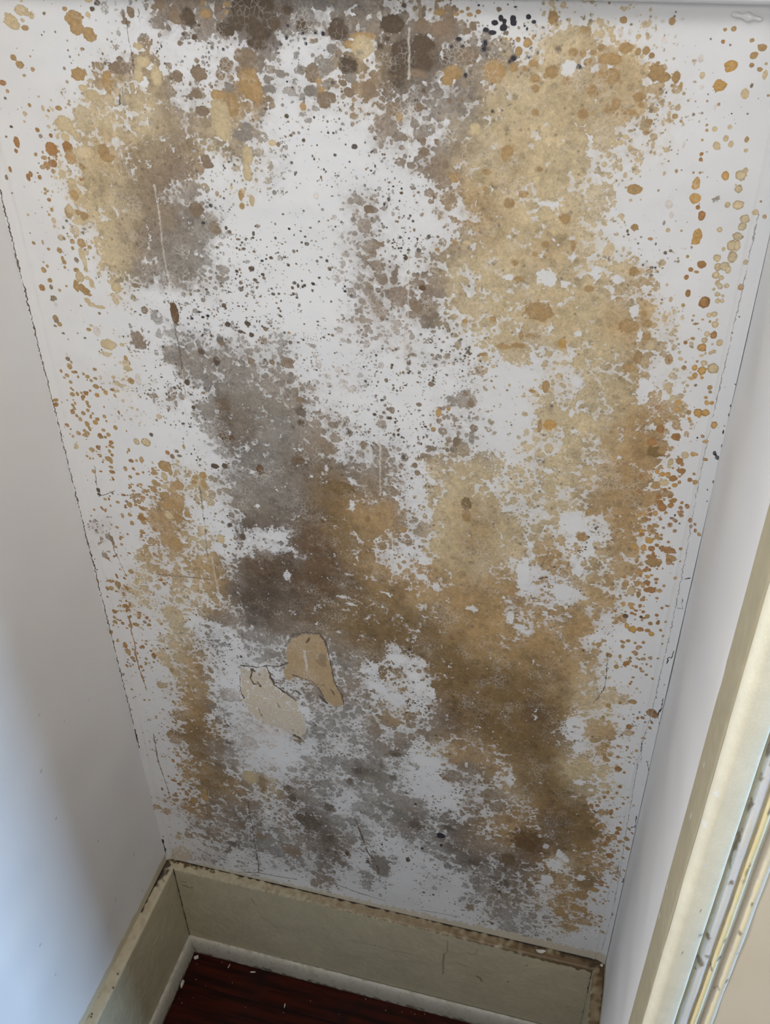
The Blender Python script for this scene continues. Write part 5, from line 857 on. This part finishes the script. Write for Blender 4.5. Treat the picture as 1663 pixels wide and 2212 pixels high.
def baseboard(name, L, place, kind, label):
    step = 1.1
    pr, s = profile(BASE_PROF, step)
    c, n = sheet_colour(L, s, CREAM, {'back': 40, 'left': 50, 'right': 60}[kind], step)
    A = np.linspace(0, L * 1000, c.shape[0])[:, None] + 0 * s[None]
    S = 0 * A + s[None]
    led = TB * 1000 + 1.5                               # the ledge ends at this profile length
    Zf = 0 * A + pr[None, :, 1] * 1000
    if kind == 'back':
        amt = np.clip(.40 + .55 * np.clip((A - 60) / 300, 0, 1) + .10 * n[1] + .08 * n[2], 0, 1)
        blend(c, np.clip((led + 1.0 * n[2] - S) / 1.5, 0, 1) * amt, OCHRE)
        rag = led + 1 + 5.0 * np.clip((A - 520) / 120, 0, 1) + 1.6 * n[1] * np.clip((A - 350) / 200, .15, 1) + .8 * n[2]
        blend(c, np.clip((rag - S) / 1.5, 0, 1) * np.clip((A - 470 + 40 * n[1]) / 130, 0, 1) * .92, (0.150, 0.095, 0.042))
        blend(c, np.clip((7 + 2.0 * n[1] - S) / 2.5, 0, 1) * np.clip((A - 540 + 18 * n[1]) / 90, 0, 1) * .9, DARK)
        blend(c, np.clip((11 + 4 * n[2] - S) / 2, 0, 1) * np.clip((A - 668 + 5 * n[1]) / 10, 0, 1) , DARK)
        blend(c, np.clip((6 + 2.5 * n[1] + n[2] - S) / 2, 0, 1) * np.clip((110 - A + 30 * n[1]) / 50, 0, 1) * np.clip(.8 + .5 * n[2], 0, 1), (.12, .070, .025))
        blend(c, np.clip((2.5 + .6 * n[1] - S) / 1.0, 0, 1) * np.clip(1.0 + .25 * n[1], 0, 1), BLACK)
        blend(c, np.clip(1 - np.abs(S - led - 1.6) / 1.3, 0, 1) * np.clip(.35 + .5 * n[1], 0, .8) * (A < 560), PALE)
        for pts, w, q in (([(467, 215), (468, 204), (467, 198), (469, 184), (463, 174)], 1.3, .8), ([(463, 174), (462, 148), (463, 122), (462, 117)], 2.2, .7),
                          ([(500, 195), (506, 191), (512, 197), (513.5, 210)], 1.2, .7), ([(516, 134), (522, 130), (524, 122)], 2.8, .8),
                          ([(148, 203), (149, 198), (153, 186)], 1.4, .55), ([(157, 151), (172, 144), (187, 128)], 1.5, .35), ([(306, 147), (352, 150), (390, 149), (420, 153)], 1.6, .4), ([(482, 160), (540, 148)], 1.4, .3),
                          ([(30, 190), (38, 188)], 6, .5), ([(28, 200), (34, 200)], 4, .45)):
            blend(c, line_mask(A, Zf, pts, w, n[3] * .5) * q, (.16, .115, .07))
        for a, z, r in ((44, 189.6, 1.6), (565, 141, 1.6), (589, 199, 1.5), (352, 150, 1.3), (300, 160, 1.0), (610, 180, 1.0), (186, 120, 1.2)):
            blend(c, np.clip(.5 + (r - np.hypot(A - a, Zf - z)) / 1.2, 0, 1) * .85, (.06, .045, .03))
        blend(c, np.clip(2.3 - np.abs(A - TB * 1000) / 1.0 + .4 * n[1], 0, 1) * (S > led - 2), (.03, .022, .014))
        blend(c, np.clip(1.5 - np.abs(A - 700 + TB * 1000) / 1.0 + .5 * n[1], 0, 1) * (S > led), (.06, .05, .04))
        blend(c, np.clip(1.5 - np.abs(Zf - 38.5) / 1.0, 0, 1) * np.clip((A - 170) / 120 + .3 * n[1], 0, 1), (.06, .045, .03))
        blend(c, np.clip((45 - Zf) / 6, 0, 1) * .25 * np.clip(.6 + .4 * n[1], 0, 1), (.35, .28, .2))
    elif kind == 'left':
        blend(c, np.clip((led - S) / 1.2, 0, 1), (.545, .475, .335))
        blend(c, np.clip((led + n[2] - S) / 2, 0, 1) * np.clip(.15 + .3 * n[1], 0, .6), (.40, .32, .20))
        blend(c, np.clip((12 + 2 * n[1] - S) / 2, 0, 1) * np.clip((42 - A + 8 * n[1]) / 20, 0, 1), (.075, .055, .035))
        blend(c, np.clip((1.9 + .6 * n[1] - S) / 1, 0, 1) * np.clip((115 - A + 20 * n[1]) / 40, 0, 1), BLACK)
        blend(c, np.clip((1.5 + .8 * n[1] - S) / 1, 0, 1) * np.clip((A - 200) / 40, 0, 1) * np.clip(.5 + .8 * n[2], 0, 1) * .7, (.12, .09, .06))
        blend(c, np.clip(1 - np.abs(S - led) / 1.6, 0, 1) * .6, PALE)
        for a, z in ((196, 12), (216, 15), (262, 5), (258, 4)):
            blend(c, np.clip(.5 + (1.5 - np.hypot(A - a, S - z)) / 1.2, 0, 1), (.04, .03, .02))
        blend(c, np.clip((44 - Zf) / 5, 0, 1) * .3, (.35, .28, .2))
    else:
        blend(c, np.clip((led + 1.2 * n[2] - S) / 1.5, 0, 1) * np.clip(.92 + .1 * n[1], 0, 1), (.17, .105, .045))
        blend(c, np.clip((2.0 + n[1] - S) / 1, 0, 1), (.04, .025, .015))
        blend(c, np.clip((12 + 3 * n[1] - S) / 2, 0, 1) * np.clip((26 - A + 6 * n[1]) / 12, 0, 1), DARK)
        blend(c, np.clip(.25 + .25 * n[1], 0, .5) * np.clip((led - S) / 2, 0, 1), (.12, .07, .03))
    P = np.zeros(c.shape)
    av = A / 1000.0
    wob = .00010 * n[1] * np.clip((S - 2) / 4, 0, 1) * np.clip(Zf / 30, 0, 1)
    if kind == 'back':
        P[..., 0] = av; P[..., 1] = -(pr[None, :, 0] + wob); P[..., 2] = pr[None, :, 1]
    elif kind == 'left':
        P[..., 0] = pr[None, :, 0] + wob; P[..., 1] = -av; P[..., 2] = pr[None, :, 1]
    else:
        P[..., 0] = W - pr[None, :, 0] - wob; P[..., 1] = -av; P[..., 2] = pr[None, :, 1]
    o = link(name, grid_mesh(name, P, np.concatenate([np.clip(c, .004, .9), np.ones(c.shape[:2] + (1,))], -1)), M_TRIM)
    return struct(o, label, 'baseboard')


baseboard('baseboard_back', W, None, 'back', 'tall cream painted baseboard below the mouldy wall with brown grime on its top ledge')
baseboard('baseboard_left', .658, None, 'left', 'tall cream painted baseboard along the left side wall')
baseboard('baseboard_right', .285, None, 'right', 'cream baseboard with a brown stained top edge below the narrow right wall')

SR = .0235
SHOE_PROF = [(TB - .001, .0375), (TB + .0015, .0372)] + [(TB + .0015 + .0075 * math.sin(t), .006 + .0312 * (math.cos(t) ** .8 if math.cos(t) > 0 else 0)) for t in np.linspace(.12, math.pi / 2, 14)] + [(TB + .009, .0003)]


def shoe(name, L, kind, label):
    step = 1.1
    pr, s = profile(SHOE_PROF, step)
    c, n = sheet_colour(L, s, (0.585, 0.545, 0.455), {'back': 70, 'left': 80, 'right': 90}[kind], step)
    A = np.linspace(0, L * 1000, c.shape[0])[:, None] + 0 * s[None]; S = 0 * A + s[None]
    blend(c, np.clip(n[1] * .5 + n[2] * .4 - .1, 0, .55), (.40, .355, .27))
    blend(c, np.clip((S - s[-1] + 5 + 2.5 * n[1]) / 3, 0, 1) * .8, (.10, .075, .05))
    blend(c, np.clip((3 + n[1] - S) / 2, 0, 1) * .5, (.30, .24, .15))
    if kind == 'back':
        blend(c, np.clip(1.4 - np.abs(A - TB * 1000 - .35 * S) / 1.0, 0, 1), (.035, .027, .02))
        blend(c, np.clip(.5 + (3 - np.hypot(A - 92, S - 16)) / 3, 0, 1) * .5, (.2, .17, .22))
        blend(c, np.clip((A - 260) / 200, 0, 1) * .3 * np.clip(.8 + .3 * n[0], 0, 1), (.56, .54, .50))
    P = np.zeros(c.shape)
    av = A / 1000.0
    if kind == 'back':
        P[..., 0] = av; P[..., 1] = -pr[None, :, 0]; P[..., 2] = pr[None, :, 1]
    elif kind == 'left':
        P[..., 0] = pr[None, :, 0]; P[..., 1] = -av; P[..., 2] = pr[None, :, 1]
    else:
        P[..., 0] = W - pr[None, :, 0]; P[..., 1] = -av; P[..., 2] = pr[None, :, 1]
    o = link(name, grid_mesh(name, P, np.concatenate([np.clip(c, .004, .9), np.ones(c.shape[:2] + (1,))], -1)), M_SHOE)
    return struct(o, label, 'moulding')


shoe('trim_2', W, 'back', 'off-white quarter-round moulding at the foot of the back baseboard')
shoe('trim_3', .658, 'left', 'off-white quarter-round moulding at the foot of the left baseboard')
shoe('trim_4', .285, 'right', 'off-white quarter-round moulding at the foot of the right baseboard')

# ------------------------------------------------------------------ door frame on the right: jamb and moulded architrave
door = bpy.data.objects.new('door_1', None)
door.location = (W, -.31, 0)
col.objects.link(door)
struct(door, 'old cream painted door frame with chipped mouldings on the right of the recess', 'door frame')


def to_door(P):
    return P - np.array([W, -.31, 0])


zs = np.arange(.001, 2.1, .0025)


def upright(name, prof, colour_of, mat, seed):
    pr, s = profile(prof, .9)
    n = [smooth_noise((len(zs), len(s)), (2.5, .9), q, seed + i) for i, q in enumerate((40, 10, 3))]
    Zm = (zs * 1000)[:, None] + 0 * s[None]; S = 0 * Zm + s[None]
    c = colour_of(Zm, S, pr[None, :, 0] * 1000 + 0 * Zm, n)
    P = np.zeros(c.shape)
    w = .0003 * n[0]
    P[..., 0] = pr[None, :, 0]; P[..., 1] = pr[None, :, 1] + w; P[..., 2] = zs[:, None]
    return link(name, grid_mesh(name, to_door(P), np.concatenate([np.clip(c, .004, .9), np.ones(c.shape[:2] + (1,))], -1)), mat, door)


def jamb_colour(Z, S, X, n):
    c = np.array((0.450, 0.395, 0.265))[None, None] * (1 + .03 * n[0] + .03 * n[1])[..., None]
    for y, r in ((985, 2.0), (868, 1.6), (826, 2.2), (1040, 1.5)):
        blend(c, np.clip(.5 + (r - np.hypot((Z - y) * .6, S - 22 - (y % 7) * 3)) / 1.5, 0, 1), (.78, .76, .68))
    return c


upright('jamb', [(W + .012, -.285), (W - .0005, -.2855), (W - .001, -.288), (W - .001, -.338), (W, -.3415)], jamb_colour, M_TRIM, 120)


def arch_colour(Z, S, X, n):
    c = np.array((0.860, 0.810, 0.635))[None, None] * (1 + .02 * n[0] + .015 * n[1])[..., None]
    X = X + .25 * n[1]

    def band(a, b, colr, q=1.0, e=.8):
        blend(c, np.clip((X - a) / e, 0, 1) * np.clip((b - X) / e, 0, 1) * q, colr)
    band(723.5, 727.5, (.62, .585, .44), .8)
    band(727, 734.5, (.82,.82,.82), np.clip(.9 + .3 * n[0], 0, 1))
    band(734.2, 736.8, (.60, .56, .42), .9)
    band(736.5, 741.2, (.86, .74, .42), np.clip(.95 + .2 * n[1], 0, 1))
    band(741, 743, (.70, .69, .66), np.clip(.6 + .4 * n[0], 0, 1))
    band(742.8, 748.6, (.70, .63, .51))
    band(748.3, 751.3, (.85, .76, .52), np.clip(.8 + .3 * n[1], 0, 1))
    band(751.2, 754.2, (.78, .72, .60))
    for x, z, rx, rz in ((726.5, 1003, 1.6, 15), (739, 982, 1.2, 9), (726.9, 1050, 1.3, 6), (731, 967, 2.2, 4), (728, 891, 2.6, 7), (729, 853, 2.6, 7), (740.4, 894, 1.3, 5), (740.6, 866, 1.2, 4),
                         (752.4, 835, 1.3, 6), (731, 1100, 1.2, 5), (739.5, 1055, 1.2, 8), (727, 1110, 1.5, 9), (727, 1135, 1.4, 8), (749, 905, 1.0, 3), (750, 945, 1.0, 3), (712, 870, 1.0, 2), (716, 930, .9, 2)):
        d = np.hypot((X - x) / (rx * .7), (Z - z) / (rz * .8)) * (1 + .25 * n[1] + .15 * n[2])
        blend(c, np.clip(.5 + (1 - d) * 1.6, 0, 1), (.33, .275, .21))
    for x, z, r in ((728.5, 934, 2.2), (701.5, 1026, 1.6), (703, 1062, 1.8), (709, 985, 1.0)):
        blend(c, np.clip(.5 + (r - np.hypot(X - x, (Z - z) * .6)) / 1.0, 0, 1), (.84, .83, .80))
    return c


bead = [(W + .0100 - .0100 * math.cos(t), -.3415 - .0100 * math.sin(t)) for t in np.linspace(0, math.pi * .5, 18)] + [(W + .016, -.3517), (W + .0215, -.3512), (W + .0230, -.3500)]
ARCH = bead + [(.7245, -.3445), (.7262, -.3435), (.7272, -.3450), (.7290, -.3472), (.7325, -.3478), (.7345, -.3462), (.7352, -.3440), (.7366, -.3440), (.7372, -.3468), (.7392, -.3482), (.7410, -.3468), (.7416, -.3452),
               (.7428, -.3452), (.7436, -.3440), (.7484, -.3440), (.7490, -.3460), (.7510, -.3468), (.7530, -.3462), (.7542, -.3440), (.7545, -.3415)]
upright('architrave', ARCH, arch_colour, M_TRIM, 140)
link('frame_core', box_mesh('frame_core', (.0045, -.0295, 0), (.052, .02, 2.1)), M_TRIM, door)
fcm = door.children[-1].data
a = fcm.color_attributes.new('paint', 'FLOAT_COLOR', 'POINT')
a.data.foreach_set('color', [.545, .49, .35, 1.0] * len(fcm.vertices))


# ------------------------------------------------------------------ loose bits of paint
def flake(name, loc, sx, sy, th, seed, label, group=None, tilt=(0, 0), rot=0.0, curl=.3):
    r = random.Random(seed)
    bm = bmesh.new()
    k = 11
    top, bot = [], []
    ct = bm.verts.new((0, 0, th)); cb = bm.verts.new((0, 0, 0))
    for i in range(k):
        t = 2 * math.pi * i / k
        q = 1 + r.uniform(-.28, .22)
        x, y = math.cos(t) * sx / 2 * q, math.sin(t) * sy / 2 * q
        z = curl * th * 3 * (x / sx * 2) ** 2
        top.append(bm.verts.new((x, y, z + th))); bot.append(bm.verts.new((x * .96, y * .96, z)))
    for i in range(k):
        j = (i + 1) % k
        bm.faces.new((ct, top[i], top[j])); bm.faces.new((cb, bot[j], bot[i])); bm.faces.new((top[i], bot[i], bot[j], top[j]))
    me = bpy.data.meshes.new(name); bm.to_mesh(me); bm.free()
    o = link(name, me, M_FLAKE)
    o.location = loc; o.rotation_euler = (tilt[0], tilt[1], rot)
    o['label'] = label; o['category'] = 'paint flake'
    if group:
        o['group'] = group
    return o


G1 = 'loose paint flakes'
flake('paint_flake', (.0330, -.0345, .0004), .0085, .0075, .0018, 1, 'largest white paint flake lying on the dark floor in the left corner of the baseboards', G1, rot=.5)
flake('paint_flake', (.0290, -.0830, .0006), .0045, .016, .0014, 2, 'long white paint flake on the floor against the left quarter-round moulding', G1, rot=.1)
flake('paint_flake', (.0935, -.0345, .0003), .0018, .0085, .0009, 3, 'thin upright-looking white paint sliver on the floor below the back moulding', G1, rot=-.1)
flake('paint_flake', (.1377, -.0335, .0003), .0105, .0028, .0008, 4, 'pale sideways paint sliver on the floor touching the back moulding', G1, rot=.25)
flake('paint_flake', (.2091, -.0744, .0003), .0020, .0066, .0008, 5, 'white paint sliver alone in the middle of the dark red floor', G1, rot=.15)
flake('paint_flake', (.6060, -.0092, HB + .0012), .0135, .0062, .0018, 6, 'bright white paint chip lying on the brown stained top ledge of the back baseboard', G1, rot=.05)
flake('paint_flake', (.6950, -.0085, HB + .0010), .0050, .0052, .0016, 7, 'small white paint chip in the dark right end of the back baseboard ledge', G1, rot=.7)
rr = random.Random(9)
crumb_at = [(.0388, -.0445), (.0688, -.0760), (.0337, -.1069), (.0414, -.1128), (.2108, -.0857), (.3010, -.0648), (.3733, -.0399), (.3364, -.0300), (.4149, -.0320), (.4213, -.0338), (.4370, -.0300), (.0791, -.0305), (.1466, -.0929), (.0480, -.0700), (.2480, -.0560), (.4000, -.0360), (.1100, -.0600), (.0560, -.1000)]
first = None
for i, (x, y) in enumerate(crumb_at):
    s = rr.uniform(.0012, .0026)
    if first is None:
        first = flake('paint_crumb', (x, y, .0003), .002, .0018, .0008, 31, 'tiny white paint crumb scattered on the dark red floorboards', 'paint crumbs on the floor')
        first['category'] = 'paint crumb'
        o = first
    else:
        o = first.copy()
        col.objects.link(o)
        o.location = (x, y, .0003)
    o.rotation_euler = (0, 0, rr.uniform(0, 6)); o.scale = (s / .0032,) * 3
